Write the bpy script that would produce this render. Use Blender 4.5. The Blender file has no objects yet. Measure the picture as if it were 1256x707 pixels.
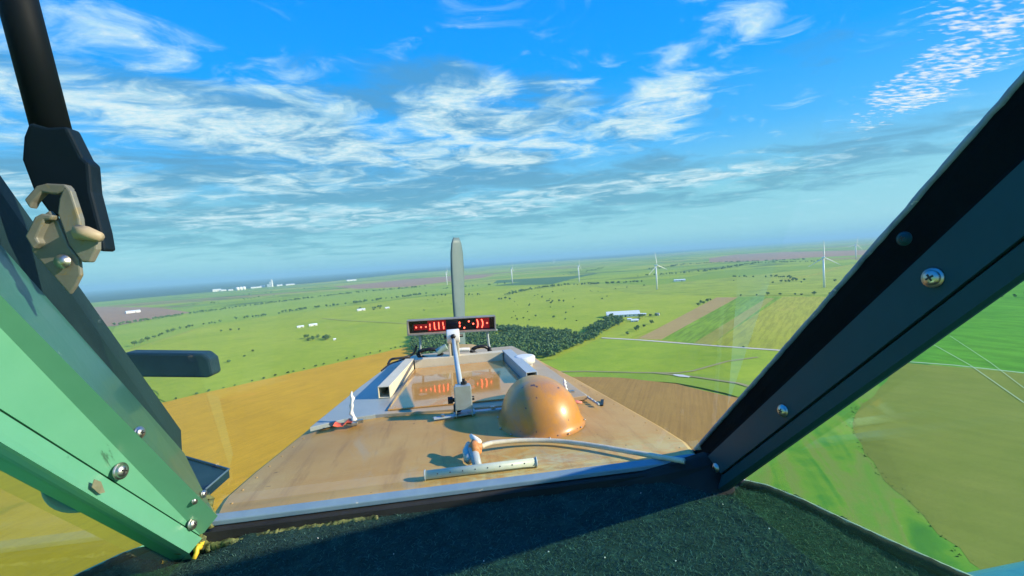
import bpy, math, random
from mathutils import Vector, Matrix, Quaternion, noise
R = math.radians
random.seed(11)
S = bpy.context.scene
COL = S.collection
ALT = 140.0                       # flying height above the plain
EYE = Vector((0, 0, ALT))

# ------------------------------------------------------------------ camera
F, CX, CY = 570.0, 628.0, 353.5
ROLL, PITCH, YAW = math.atan(.0687), math.atan(34.5/F), R(7.0)
fwd = Vector((math.sin(YAW)*math.cos(PITCH), math.cos(YAW)*math.cos(PITCH), -math.sin(PITCH)))
right0 = Vector((math.cos(YAW), -math.sin(YAW), 0))
up0 = right0.cross(fwd)
rgt = right0*math.cos(ROLL) - up0*math.sin(ROLL)
up = right0*math.sin(ROLL) + up0*math.cos(ROLL)
cd = bpy.data.cameras.new('camera'); cam = bpy.data.objects.new('camera', cd); COL.objects.link(cam)
cd.sensor_width = 36; cd.lens = 36*F/1256; cd.clip_start = .02; cd.clip_end = 200000
cam.matrix_world = Matrix((( rgt.x, up.x, -fwd.x, EYE.x), (rgt.y, up.y, -fwd.y, EYE.y), (rgt.z, up.z, -fwd.z, EYE.z), (0,0,0,1)))
S.camera = cam

def ray(px, py):                  # survey helper: a sight line of the photograph
    return rgt*(px-CX) + up*(CY-py) + fwd*F
def atz(px, py, z):
    r = ray(px, py); return EYE + r*(z/r.z)
def aty(px, py, y):
    r = ray(px, py); return EYE + r*(y/r.y)
def atx(px, py, x):
    r = ray(px, py); return EYE + r*(x/r.x)
def gnd(px, py, z=0.0):
    r = ray(px, py)
    t = (z-ALT)/min(r.z, -1.0)
    return Vector((r.x*t, r.y*t, z))

# ------------------------------------------------------------------ nodes
class NT:
    def __init__(s, tree): s.t = tree
    def n(s, typ, ins=None, **kw):
        nd = s.t.nodes.new(typ)
        for k, v in kw.items(): setattr(nd, k, v)
        for k, v in (ins or {}).items():
            s.put(nd.inputs[k], v)
        return nd
    def put(s, sock, v):
        if isinstance(v, bpy.types.NodeSocket): s.t.links.new(v, sock)
        elif isinstance(v, bpy.types.Node): s.t.links.new(v.outputs[0], sock)
        else:
            if isinstance(v, (tuple, list)) and len(v) == 3 and sock.type == 'RGBA': v = (*v, 1)
            sock.default_value = v
    def m(s, op, a, b=None, c=None, clamp=False):
        nd = s.t.nodes.new('ShaderNodeMath'); nd.operation = op; nd.use_clamp = clamp
        s.put(nd.inputs[0], a)
        if b is not None: s.put(nd.inputs[1], b)
        if c is not None: s.put(nd.inputs[2], c)
        return nd.outputs[0]
    def noise(s, vec, scale, detail=4, rough=.55, dist=0, out=0):
        nd = s.n('ShaderNodeTexNoise', {'Vector': vec, 'Scale': scale, 'Detail': detail, 'Roughness': rough, 'Distortion': dist})
        return nd.outputs[out]
    def mapping(s, vec, loc=(0,0,0), rot=(0,0,0), sc=(1,1,1)):
        return s.n('ShaderNodeMapping', {'Vector': vec, 'Location': loc, 'Rotation': rot, 'Scale': sc}).outputs[0]
    def mix(s, f, a, b, mode='MIX'):
        nd = s.t.nodes.new('ShaderNodeMix'); nd.data_type = 'RGBA'; nd.blend_type = mode
        s.put(nd.inputs[0], f); s.put(nd.inputs[6], a); s.put(nd.inputs[7], b)
        return nd.outputs[2]
    def ramp(s, f, stops, interp='LINEAR'):
        nd = s.t.nodes.new('ShaderNodeValToRGB'); cr = nd.color_ramp; cr.interpolation = interp
        while len(cr.elements) < len(stops): cr.elements.new(.5)
        for e, (p, c) in zip(cr.elements, stops):
            e.position = p; e.color = (*c, 1) if len(c) == 3 else c
        s.put(nd.inputs[0], f); return nd.outputs[0]
    def smooth(s, v, a, b):
        nd = s.n('ShaderNodeMapRange', {'Value': v, 'From Min': a, 'From Max': b}, interpolation_type='SMOOTHSTEP')
        return nd.outputs[0]
    def bump(s, h, strength, dist):
        return s.n('ShaderNodeBump', {'Height': h, 'Strength': strength, 'Distance': dist}).outputs[0]

def new_mat(name):
    m = bpy.data.materials.new(name); m.use_nodes = True
    t = NT(m.node_tree); b = m.node_tree.nodes['Principled BSDF']
    return m, t, b
def obj_co(t): return t.n('ShaderNodeTexCoord').outputs['Object']

def worn(name, base, alt, rough=.45, metal=0., nscale=8., bumpd=.0006, spots=None, spot_amt=.62, coat=0, fine=90., spec=.35):
    m, t, b = new_mat(name); co = obj_co(t)
    f = t.noise(co, nscale, 6, .65)
    c = t.ramp(f, [(.3, base), (.7, alt)])
    if spots:
        g = t.smooth(t.noise(co, nscale*3.1, 8, .7, .6), spot_amt, spot_amt+.05)
        c = t.mix(g, c, spots)
    t.put(b.inputs['Base Color'], c); b.inputs['Specular IOR Level'].default_value = spec
    rr = t.m('MULTIPLY_ADD', t.noise(co, nscale*2, 5), .35, rough-.17, clamp=True)
    t.put(b.inputs['Roughness'], rr); b.inputs['Metallic'].default_value = metal
    if coat: b.inputs['Coat Weight'].default_value = coat; b.inputs['Coat Roughness'].default_value = .08
    if bumpd: t.put(b.inputs['Normal'], t.bump(t.noise(co, fine, 5, .6), .5, bumpd))
    return m

# ------------------------------------------------------------------ mesh builder
class MB:
    def __init__(s): s.v = []; s.f = []; s.sm = []; s.mi = []
    def add(s, vs, fs, smooth=False, mi=0):
        o = len(s.v); s.v += [tuple(v) for v in vs]
        for f in fs: s.f.append([i+o for i in f]); s.sm.append(smooth); s.mi.append(mi)
        return s
    def box(s, c, d, rot=None, mi=0):
        c = Vector(c); x, y, z = [k/2 for k in d]; rot = rot or Matrix.Identity(3)
        vs = [c + rot @ Vector(p) for p in ((-x,-y,-z),(x,-y,-z),(x,y,-z),(-x,y,-z),(-x,-y,z),(x,-y,z),(x,y,z),(-x,y,z))]
        return s.add(vs, [(0,3,2,1),(4,5,6,7),(0,1,5,4),(1,2,6,5),(2,3,7,6),(3,0,4,7)], mi=mi)
    def prism(s, pts, off, mi=0, smooth=False):      # polygon swept by vector off
        n = len(pts); off = Vector(off); a = [Vector(p) for p in pts]
        fs = [list(range(n))[::-1], list(range(n, 2*n))] + [(i, (i+1) % n, n+(i+1) % n, n+i) for i in range(n)]
        return s.add(a + [p+off for p in a], fs, mi=mi)
    def tube(s, pts, r, seg=10, jit=0, cap=True, smooth=True, mi=0, flat=1.0):
        pts = [Vector(p) for p in pts]; n = len(pts); vs = []; fs = []
        rs = r if isinstance(r, (list, tuple)) else [r]*n
        prev = None
        for i, p in enumerate(pts):
            d = (pts[min(i+1, n-1)] - pts[max(i-1, 0)]).normalized()
            a = d.cross(Vector((0, 0, 1))) if prev is None else prev - d*prev.dot(d)
            if a.length < 1e-4: a = d.cross(Vector((1, 0, 0)))
            a.normalize(); prev = a; b = d.cross(a)
            for k in range(seg):
                t = 2*math.pi*k/seg; q = rs[i]*(1+random.uniform(-jit, jit))
                vs.append(p + a*math.cos(t)*q + b*math.sin(t)*q*flat)
        for i in range(n-1):
            for k in range(seg):
                fs.append((i*seg+k, i*seg+(k+1) % seg, (i+1)*seg+(k+1) % seg, (i+1)*seg+k))
        if cap: fs.append(list(range(seg))[::-1]); fs.append([(n-1)*seg+k for k in range(seg)])
        return s.add(vs, fs, smooth, mi)
    def lathe(s, c, prof, seg=20, axis=(0,0,1), mi=0, smooth=True):   # prof: (radius, height)
        q = Vector((0,0,1)).rotation_difference(Vector(axis)); c = Vector(c); vs = []; fs = []
        for r, h in prof:
            for k in range(seg):
                t = 2*math.pi*k/seg; vs.append(c + q @ Vector((r*math.cos(t), r*math.sin(t), h)))
        n = len(prof)
        for i in range(n-1):
            for k in range(seg): fs.append((i*seg+k, i*seg+(k+1) % seg, (i+1)*seg+(k+1) % seg, (i+1)*seg+k))
        fs.append(list(range(seg))[::-1]); fs.append([(n-1)*seg+k for k in range(seg)])
        return s.add(vs, fs, smooth, mi)
    def build(s, name, mats, parent=None, origin=None, bevel=0, solid=0):
        me = bpy.data.meshes.new(name); o = bpy.data.objects.new(name, me); COL.objects.link(o)
        org = Vector(origin) if origin is not None else Vector((0,0,0))
        vs = [Vector(v)-org for v in s.v]
        if parent is not None:
            if origin is None: org = Vector((0,0,0)); vs = [Vector(v)-parent['_o'] for v in s.v] if '_o' in PO.get(parent.name, {}) else vs
        me.from_pydata(vs, [], s.f)
        me.polygons.foreach_set('use_smooth', s.sm); me.polygons.foreach_set('material_index', s.mi)
        for m in (mats if isinstance(mats, (list, tuple)) else [mats]): me.materials.append(m)
        me.validate(); me.update()
        return o
PO = {}
def fin(o, parent, base):         # part o, built in world coordinates, hung under parent whose base is at base
    o.parent = parent
    for v in o.data.vertices: v.co -= base
    return o
def part(mb, name, mats, root, sub=None, bevel=0, subsurf=0):
    o = mb.build(name, mats); base = Vector(root['_b'])
    me = o.data; co = [0.0]*(3*len(me.vertices)); me.vertices.foreach_get('co', co)
    for i in range(0, len(co), 3): co[i] -= base.x; co[i+1] -= base.y; co[i+2] -= base.z
    me.vertices.foreach_set('co', co); me.update()
    o.parent = sub or root
    if bevel:
        m = o.modifiers.new('edge', 'BEVEL'); m.width = bevel; m.segments = 2; m.limit_method = 'ANGLE'; m.angle_limit = R(40)
        m.harden_normals = False
    return o
ROOTS = []
def thing(name, base, label, cat, group=None):
    o = bpy.data.objects.new(name, None); COL.objects.link(o); o.empty_display_size = .1
    o.location = base; o['_b'] = tuple(base); ROOTS.append(o)
    tag(o, label, cat, group); return o
def tag(o, label=None, cat=None, group=None, kind=None):
    if label: o['label'] = label
    if cat: o['category'] = cat
    if group: o['group'] = group
    if kind: o['kind'] = kind
    return o
def single(mb, name, mats, base, label, cat, group=None, bevel=0):
    o = mb.build(name, mats); b = Vector(base)
    for v in o.data.vertices: v.co -= b
    o.location = b; tag(o, label, cat, group)
    if bevel:
        m = o.modifiers.new('edge', 'BEVEL'); m.width = bevel; m.segments = 2; m.limit_method = 'ANGLE'
    return o

# ------------------------------------------------------------------ light, sky
SUN_AZ, SUN_EL = R(106), R(24)
sd = Vector((math.sin(SUN_AZ)*math.cos(SUN_EL), math.cos(SUN_AZ)*math.cos(SUN_EL), math.sin(SUN_EL)))
sl = bpy.data.lights.new('sun', 'SUN'); sl.energy = 4.2; sl.angle = R(1.0); sl.color = (1, .87, .64)
so = bpy.data.objects.new('sun', sl); COL.objects.link(so); so.rotation_euler = sd.to_track_quat('Z', 'Y').to_euler(); so.location = (0, 0, 300)

w = bpy.data.worlds.new('World'); S.world = w; w.use_nodes = True; w.cycles.sampling_method = 'NONE'
KS = 10/1.57
T = NT(w.node_tree); w.node_tree.nodes.clear()
sky = T.n('ShaderNodeTexSky', sky_type='NISHITA', sun_disc=False, sun_elevation=SUN_EL, sun_rotation=SUN_AZ, altitude=200, air_density=1.0, dust_density=.6, ozone_density=2.0)
dirv = T.n('ShaderNodeTexCoord').outputs['Generated']
sep = T.n('ShaderNodeSeparateXYZ', {0: dirv})
dx, dy, dz = sep.outputs
el = T.m('MULTIPLY', T.m('ARCSINE', dz), 57.2958)
az = T.m('MULTIPLY', T.m('ARCTAN2', dx, dy), 57.2958)
def patch(a0, e0, wa, we, tilt=0, soft=.9, gain=1.0):      # soft oval patch of cloud cover, in degrees of heading and height
    c, s_ = math.cos(R(tilt)), math.sin(R(tilt))
    u = T.m('SUBTRACT', az, a0); v = T.m('SUBTRACT', el, e0)
    a = T.m('DIVIDE', T.m('ADD', T.m('MULTIPLY', u, c), T.m('MULTIPLY', v, s_)), wa)
    b = T.m('DIVIDE', T.m('SUBTRACT', T.m('MULTIPLY', v, c), T.m('MULTIPLY', u, s_)), we)
    d = T.m('ADD', T.m('MULTIPLY', a, a), T.m('MULTIPLY', b, b))
    return T.m('MULTIPLY', T.smooth(d, 1.0+soft*.6, 1.0-soft), gain)
def addall(L):
    r = L[0]
    for x in L[1:]: r = T.m('MAXIMUM', r, x)
    return r
# cloud deck coordinates: sight line carried up to a level sheet
den = T.m('ADD', T.m('MAXIMUM', dz, 0.0), .07)
pv = T.n('ShaderNodeCombineXYZ', {0: T.m('DIVIDE', dx, den), 1: T.m('DIVIDE', dy, den), 2: 0.0}).outputs[0]
base = T.ramp(T.m('DIVIDE', el, 40.0, clamp=True), [(0, (.24, .54, .66)), (.05, (.32, .66, .74)), (.16, (.26, .63, .77)), (.32, (.07, .46, .96)), (.5, (.005, .36, 1.0)), (.72, (.0, .30, 1.0)), (1, (.0, .24, .95))])
skyc = T.mix(.96, T.n('ShaderNodeVectorMath', {0: sky.outputs[0], 3: .64}, operation='SCALE').outputs[0], T.n('ShaderNodeVectorMath', {0: base, 3: KS}, operation='SCALE').outputs[0])
# soft grey-blue layer
lay_m = addall([patch(-12, 9, 40, 7.5, 0), patch(-22, 15.5, 22, 4.6, -8), patch(28, 7.0, 34, 3.0, 3, gain=.9), patch(3, 18.5, 20, 4.6, -6, gain=.9), patch(14, 8, 18, 5, gain=.95), patch(26, 16, 9, 4, 12, gain=.6)])
n1 = T.noise(T.mapping(pv, sc=(.8, 1.0, 1), rot=(0, 0, .25)), 1.5, 6, .62, .8)
lay = T.m('MULTIPLY', T.smooth(T.m('ADD', n1, T.m('MULTIPLY', T.m('SUBTRACT', lay_m, 1.0), .30)), .28, .56), .88)
laycol = T.ramp(T.m('DIVIDE', el, 30.0, clamp=True), [(0, (.20, .52, .60)), (.2, (.15, .40, .55)), (.4, (.11, .33, .54)), (.7, (.08, .32, .62)), (1, (.04, .28, .66))])
c1 = T.mix(lay, skyc, T.n('ShaderNodeVectorMath', {0: laycol, 3: KS}, operation='SCALE').outputs[0])
# thin pale veil over the same bands
wh_m = addall([patch(-20, 15.2, 26, 3.2, -7), patch(4, 16.0, 11, 4.2, -12), patch(6, 19.0, 7, 3.2, -16), patch(9, 12.8, 11, 2.2, 0), patch(25, 15.5, 8, 3.6, 14), patch(31, 21.3, 8, 2.4, 16, gain=.78), patch(-34, 9, 13, 1.6, 0, gain=.85),
               patch(-16, 6.3, 16, 1.5, 0, gain=.85), patch(-16, 10, 20, 1.8, 4, gain=.72), patch(29, 7.8, 16, 1.1, 0, gain=.9), patch(-38, 17, 9, 7, gain=.72), patch(-22, 20, 20, 3.0, -12, gain=.62), patch(7, 6.8, 16, 1.6, 4, gain=.85), patch(-5, 13.5, 30, 2.2, -3, gain=.7), patch(14, 17, 6, 5, gain=.7)])
n2 = T.noise(T.mapping(pv, sc=(1.0, 1.25, 1), rot=(0, 0, .5)), 3.2, 6, .60, .7)
n3 = T.noise(T.mapping(pv, sc=(1.0, 1.35, 1), rot=(0, 0, -.2)), 21, 4, .62, .3)
nn = T.m('ADD', T.m('MULTIPLY', n2, .60), T.m('MULTIPLY', n3, .40))
mm_ = T.m('MULTIPLY', T.m('SUBTRACT', wh_m, 1.0), .24)
veil = T.m('MULTIPLY', T.smooth(T.m('ADD', n2, mm_), .30, .62), .85)
c1b = T.mix(veil, c1, (.52*KS, .78*KS, .88*KS, 1))
wh = T.smooth(T.m('ADD', nn, mm_), .43, .70)
c2 = T.mix(T.m('MULTIPLY', wh, .80), c1b, (.82*KS, .88*KS, .88*KS, 1))
# mackerel ripples, upper right
mk_m = addall([patch(51, 14.2, 9, 2.6, 24), patch(53, 18.5, 5, 3.0, 20, gain=.9)])
n4 = T.noise(T.mapping(pv, rot=(0, 0, .75), sc=(1.0, 2.3, 1)), 15, 2, .5, .25)
mk = T.m('MULTIPLY', T.smooth(T.m('ADD', T.m('ADD', n4, T.m('MULTIPLY', T.m('SUBTRACT', n2, .5), .7)), T.m('MULTIPLY', T.m('SUBTRACT', mk_m, 1.0), .4)), .36, .70), .85)
c3 = T.mix(mk, c2, (.86*KS, .89*KS, .86*KS, 1))
bg = T.n('ShaderNodeBackground', {'Color': c3, 'Strength': .1})
T.n('ShaderNodeOutputWorld', {'Surface': bg.outputs[0]})

# ------------------------------------------------------------------ setting: plain, fields
def crop(name, a, b, rows=0, rdir=0, rs=.25, big=.006, mid=.05, streak=None, rough=.9):
    m, t, bs = new_mat(name); co = obj_co(t)
    f = t.m('ADD', t.m('MULTIPLY', t.noise(co, big, 5, .6), .55), t.m('MULTIPLY', t.noise(co, mid, 6, .65), .45))
    c = t.ramp(f, [(.36, a), (.64, b)])
    if rows:
        v = t.mapping(co, rot=(0, 0, -rdir))
        wv = t.noise(t.mapping(v, sc=(1.0/rows, .012/1.0, 0)), 1.0, 3, .6)
        c = t.mix(t.smooth(wv, .4, .62), c, t.mix(rs, c, streak or tuple(x*.45 for x in a)))
    pt = t.smooth(t.noise(co, .011, 7, .7, .4), .56, .70)
    c = t.mix(t.m('MULTIPLY', pt, .35), c, (b[0]*1.15, b[1]*.92, b[2]*1.8))
    fn = t.noise(co, .6, 4, .7)
    c = t.mix(t.m('MULTIPLY', t.smooth(fn, .45, .75), .22), c, tuple(x*.35 for x in a))
    t.put(bs.inputs['Base Color'], c); bs.inputs['Roughness'].default_value = rough; bs.inputs['Specular IOR Level'].default_value = .15
    return m

def base_ground():
    m, t, bs = new_mat('patchwork_plain'); co = obj_co(t)
    v = t.mapping(co, rot=(0, 0, .35), sc=(.0007, .0016, 0))
    vo = t.n('ShaderNodeTexVoronoi', {'Vector': t.n('ShaderNodeVectorMath', {0: v, 1: t.n('ShaderNodeVectorMath', {0: t.noise(co, .0006, 2, out=1), 3: .25}, operation='SCALE').outputs[0]}, operation='ADD').outputs[0], 'Scale': 1.0, 'Randomness': .8}, distance='CHEBYCHEV')
    rnd = t.n('ShaderNodeSeparateColor', {0: vo.outputs['Color']}).outputs[0]
    c = t.ramp(rnd, [(0, (.22, .34, .03)), (.25, (.32, .42, .03)), (.45, (.38, .43, .05)), (.62, (.26, .38, .035)), (.8, (.42, .42, .07)), (.93, (.33, .25, .09)), (1, (.17, .26, .04))], 'CONSTANT')
    big = t.noise(co, .004, 6, .62)
    c = t.mix(t.m('MULTIPLY', t.smooth(big, .35, .7), .5), c, (.32, .42, .03))
    pad = t.noise(t.mapping(co, rot=(0, 0, .35), sc=(.35, 1, 1)), .0035, 7, .72, .6)
    far = t.smooth(t.n('ShaderNodeVectorMath', {0: co}, operation='LENGTH').outputs['Value'], 1500, 3000)
    c = t.mix(t.m('MULTIPLY', far, t.m('MULTIPLY', t.smooth(pad, .53, .60), .7)), c, (.045, .095, .03))
    fn = t.noise(co, .15, 5, .7)
    c = t.mix(t.m('MULTIPLY', t.smooth(fn, .5, .8), .35), c, (.07, .13, .02))
    t.put(bs.inputs['Base Color'], c); bs.inputs['Roughness'].default_value = .95; bs.inputs['Specular IOR Level'].default_value = .1
    return m

g = MB(); RG = 60000
ring = [0, 400, 1000, 2500, 6000, 15000, 30000, RG]; sg = 48
vs = [(0, 0, 0)]
for r in ring[1:]:
    for k in range(sg): vs.append((r*math.cos(2*math.pi*k/sg), r*math.sin(2*math.pi*k/sg), 0))
fs = [(0, 1+k, 1+(k+1) % sg) for k in range(sg)]
for i in range(len(ring)-2):
    for k in range(sg): fs.append((1+i*sg+k, 1+i*sg+(k+1) % sg, 1+(i+1)*sg+(k+1) % sg, 1+(i+1)*sg+k))
g.add(vs, fs); tag(g.build('ground', base_ground()), kind='structure')

_lev = [.3]
def sheet(name, pts, m, ragged=0.0, z=None):
    if z is None: _lev[0] += .06; z = _lev[0]
    P = [gnd(x, y, z) if not isinstance(x, Vector) else x for x, y in pts]
    if ragged:
        Q = []
        for i, p in enumerate(P):
            q = P[(i+1) % len(P)]; n = max(2, min(60, int((q-p).length/12)))
            nr = Vector((-(q-p).y, (q-p).x, 0)).normalized()
            for k in range(n):
                s = p.lerp(q, k/n)
                Q.append(s + nr*(noise.noise(s*.03)*ragged + noise.noise(s*.011)*ragged*1.5 if k else 0))
        P = Q
    o = MB().add(P, [list(range(len(P)))]).build(name, m)
    if o.data.polygons[0].normal.z < 0: o.data.flip_normals()
    return tag(o, kind='structure')
def strip(name, pts, width, m, z=None):
    if z is None: _lev[0] += .06; z = _lev[0]
    P = [gnd(x, y, z) for x, y in pts]; vs = []; fs = []
    for i, p in enumerate(P):
        d = (P[min(i+1, len(P)-1)] - P[max(i-1, 0)]).normalized(); nr = Vector((-d.y, d.x, 0))
        ww = width[i] if isinstance(width, (list, tuple)) else width
        vs += [p+nr*ww/2, p-nr*ww/2]
    for i in range(len(P)-1): fs.append((2*i, 2*i+1, 2*i+3, 2*i+2))
    o = MB().add(vs, fs).build(name, m)
    if o.data.polygons[0].normal.z < 0: o.data.flip_normals()
    return tag(o, kind='structure')

a1 = gnd(783, 415); a2 = gnd(879, 365); RD = math.atan2((a2-a1).x, (a2-a1).y) * -1
M_green = crop('bright_pasture', (.29, .385, .02), (.44, .49, .035))
M_green2 = crop('fresh_crop', (.20, .36, .02), (.30, .45, .03), rows=5, rdir=RD, rs=.5)
M_olive = crop('olive_crop', (.37, .40, .03), (.47, .46, .05), rows=6, rdir=RD, rs=.4)
M_tan = crop('tan_stubble', (.34, .33, .05), (.42, .40, .07), rows=5, rdir=RD, rs=.2)
M_brown = crop('ploughed_brown', (.40, .22, .05), (.50, .29, .07), rows=2, rdir=-.5, rs=.28, streak=(.22, .12, .035))
M_gold = crop('golden_field', (.60, .33, .012), (.74, .41, .02), rows=3, rdir=-.6, rs=.2, streak=(.33, .19, .02))  # golden tone over the whole left field
M_brfar = crop('bare_reddish', (.36, .21, .11), (.44, .27, .14))
M_dark = crop('far_dark_land', (.045, .085, .045), (.08, .13, .055), big=.001, mid=.006)  # darker green for the land nearest the horizon
M_mead = crop('rough_meadow', (.22, .36, .025), (.32, .42, .04), big=.01)
M_track = crop('worn_track', (.30, .28, .11), (.40, .36, .16))
M_road = crop('gravel_road', (.60, .55, .42), (.72, .66, .52), mid=.2)
M_path = crop('pale_gravel', (.62, .62, .55), (.75, .74, .66), mid=.3)

# far dark plain below the horizon, then nearer and nearer fields
fd = [(20, 376.5), (110, 371.5), (240, 360), (330, 352), (400, 346), (500, 335.5), (560, 331), (600, 326.5), (700, 319.5), (760, 316), (860, 307.5), (920, 302.5), (1000, 296), (1120, 287.5), (1300, 275.5)]
far_pts = [gnd(x, y, .4) for x, y in fd] + [Vector((38000, 24000, .4)), Vector((0, 45000, .4)), Vector((-38000, 24000, .4))]
o = MB().add(far_pts, [list(range(len(far_pts)))]).build('far_plain', M_dark)
if o.data.polygons[0].normal.z < 0: o.data.flip_normals()
tag(o, kind='structure')
sheet('field', [(96, 377), (180, 377), (205, 379), (243, 385), (142, 400), (90, 404)], M_brfar)
sheet('field', [(407, 352), (455, 347.5), (500, 343), (553, 339), (607, 337), (590, 341), (553, 345), (500, 352), (440, 354.5)], M_brfar)
sheet('field', [(870, 317), (903, 312.5), (960, 309.5), (1062, 307), (1120, 303), (1100, 309), (1060, 313), (995, 316), (930, 320.5), (870, 322)], M_brfar)
sheet('field', [(610, 344), (700, 339), (740, 334), (700, 343), (676, 349), (600, 351)], crop('blue_green_crop', (.07, .16, .05), (.10, .20, .06)))
sheet('field', [(142, 400), (205, 388), (400, 360), (560, 350), (640, 346), (560, 357), (400, 379), (255, 399), (160, 428), (120, 440)], crop('mid_green', (.27, .40, .03), (.37, .46, .05)))
sheet('field', [(255, 399), (400, 379), (520, 364), (640, 352), (720, 348), (800, 352), (880, 358), (905, 364), (760, 420), (700, 440), (560, 450), (480, 432), (205, 494), (170, 470), (150, 435)], M_green, ragged=4)
sheet('field', [(700, 347), (800, 350), (1080, 322), (1100, 330), (1050, 361), (905, 363), (790, 362)], crop('light_pasture', (.31, .41, .03), (.43, .49, .05), rows=30, rdir=1.2, rs=.4), ragged=5)
strip('field', [(960, 344), (1000, 337), (1034, 327), (1070, 321)], 28, M_olive)
# farmland right of the nose
sheet('field', [(775, 416), (903, 364), (1060, 364), (1010, 445), (955, 430), (880, 424)], M_olive)
sheet('field', [(811, 417), (905, 364), (960, 364), (870, 424)], M_green2)
sheet('field', [(783, 415.5), (811, 416.5), (905, 365), (879, 365)], crop('bare_strip', (.42, .29, .09), (.50, .35, .12)))
sheet('field', [(851, 421), (872, 423), (950, 366), (940, 366)], M_tan)
sheet('field', [(664, 446), (700, 432), (735, 416), (790, 417), (958, 431), (1060, 445), (960, 475), (860, 463), (700, 460)], crop('near_grass', (.23, .36, .02), (.37, .47, .028), big=.01), ragged=3)
sheet('field', [(640, 458), (760, 457), (850, 458), (960, 472), (1000, 520), (905, 487), (830, 470), (760, 465), (690, 463)], M_mead, ragged=3)
sheet('field', [(600, 480), (690, 462), (760, 463.5), (830, 471), (905, 488), (985, 520), (960, 700), (600, 760)], M_brown, ragged=2)
sheet('field', [(90, 512), (205, 493), (480, 430), (508, 424), (512, 450), (600, 520), (600, 900), (-700, 900), (-700, 640)], M_gold, ragged=2)
# seen through the right side window
M_wgreen = crop('window_green', (.13, .33, .03), (.21, .43, .045), big=.01, rows=16, rdir=.3, rs=.35)
sheet('field', [(1010, 440), (1060, 380), (1120, 325), (1500, 300), (1500, 480), (1256, 457), (1110, 444)], M_wgreen)
def river_mat():
    m, t, bs = new_mat('riverside_meadow'); co = obj_co(t)
    p, q = gnd(1060, 556), gnd(1165, 690); rd_ = math.atan2((q-p).y, (q-p).x)
    v = t.mapping(t.mapping(co, rot=(0, 0, -rd_)), sc=(.006, .045, 0))
    f = t.m('ADD', t.m('MULTIPLY', t.noise(v, 1.0, 3, .5, .9), .8), t.m('MULTIPLY', t.noise(co, .08, 5, .65), .2))
    c = t.ramp(f, [(.34, (.06, .22, .03)), (.43, (.12, .30, .025)), (.50, (.26, .38, .03)), (.56, (.34, .33, .07)), (.64, (.24, .36, .04))])
    t.put(bs.inputs['Base Color'], c); bs.inputs['Roughness'].default_value = .95; return m
sheet('field', [(1000, 448), (1110, 444), (1256, 457), (1700, 505), (2200, 1100), (1100, 1200), (900, 700), (900, 600)], river_mat())
sheet('field', [(1055, 500), (1110, 445.5), (1256, 458.5), (1700, 508), (2100, 900), (1290, 760), (1190, 690), (1150, 655), (1112, 612), (1085, 590), (1060, 556), (1047, 528)], crop('fallow_brown', (.30, .26, .055), (.38, .30, .075), big=.012, rows=9, rdir=.5, rs=.12), ragged=3)
strip('road', [(738, 414.5), (783, 417), (880, 424.5), (960, 430), (1010, 434)], 7, M_road)
strip('road', [(1110, 443.5), (1170, 448), (1256, 457.5), (1500, 485)], 3.0, M_path)
strip('path', [(676, 456), (720, 455.5), (780, 457), (830, 457.5), (850, 455), (893, 443), (930, 438)], 4, M_track)
strip('path', [(800, 457), (850, 462), (905, 470), (960, 486)], 5, M_track)
strip('path', [(826, 459.5), (835, 460.8), (846, 462.5)], [4, 9, 4], M_path)
strip('path', [(395, 390.5), (420, 393), (460, 395), (500, 397)], 4, M_track)
strip('path', [(1140, 420), (1190, 448), (1256, 494)], .7, M_path)
strip('path', [(1165, 412), (1215, 445), (1256, 476)], .5, M_path)
strip('path', [(590, 341.5), (620, 337.5), (700, 332)], 14, M_track)
strip('path', [(330, 354.5), (430, 345), (520, 337)], 30, M_path)

# ------------------------------------------------------------------ trees
M_bark = worn('bark', (.10, .07, .05), (.16, .12, .08), .9, nscale=3, bumpd=0)
def leaf_mat(name, a, b):
    m, t, bs = new_mat(name); gi = t.n('ShaderNodeNewGeometry').outputs['Random Per Island']
    c = t.ramp(gi, [(0, a), (1, b)]); t.put(bs.inputs['Base Color'], c)
    bs.inputs['Roughness'].default_value = .8; bs.inputs['Specular IOR Level'].default_value = .2
    bs.inputs['Subsurface Weight'].default_value = 0
    return m
M_leaf = leaf_mat('leaves', (.05, .12, .035), (.17, .28, .08))
M_leaf2 = leaf_mat('olive_leaves', (.06, .11, .02), (.12, .18, .035))
def crown_data(rx, rz, zc, nclump, seed, per=26, leaf=.55):
    rd = random.Random(seed); vs = []; fs = []
    cl = []
    for _ in range(nclump):
        a = rd.uniform(0, 6.283); q = rd.uniform(.15, .8)*rx; h = rd.uniform(-.6, .75)
        cl.append(Vector((math.cos(a)*q*math.sqrt(1-h*h*.7), math.sin(a)*q*math.sqrt(1-h*h*.7), zc+h*rz)))
    for c in cl:
        r = rd.uniform(.30, .48)*rx
        for _ in range(per):
            d = Vector((rd.gauss(0, 1), rd.gauss(0, 1), rd.gauss(0, .8))).normalized()*r*rd.uniform(.65, 1.08)
            p = c+d; u = Vector((rd.gauss(0, 1), rd.gauss(0, 1), rd.gauss(0, 1))).normalized()
            nn = (d.normalized()+u*.6).normalized(); t1 = nn.orthogonal().normalized(); t2 = nn.cross(t1)
            s = leaf*rd.uniform(.6, 1.3)
            o = len(vs); vs += [p-t1*s, p+t2*s*.8, p+t1*s, p-t2*s*.8]; fs.append((o, o+1, o+2, o+3))
    return vs, fs
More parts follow.
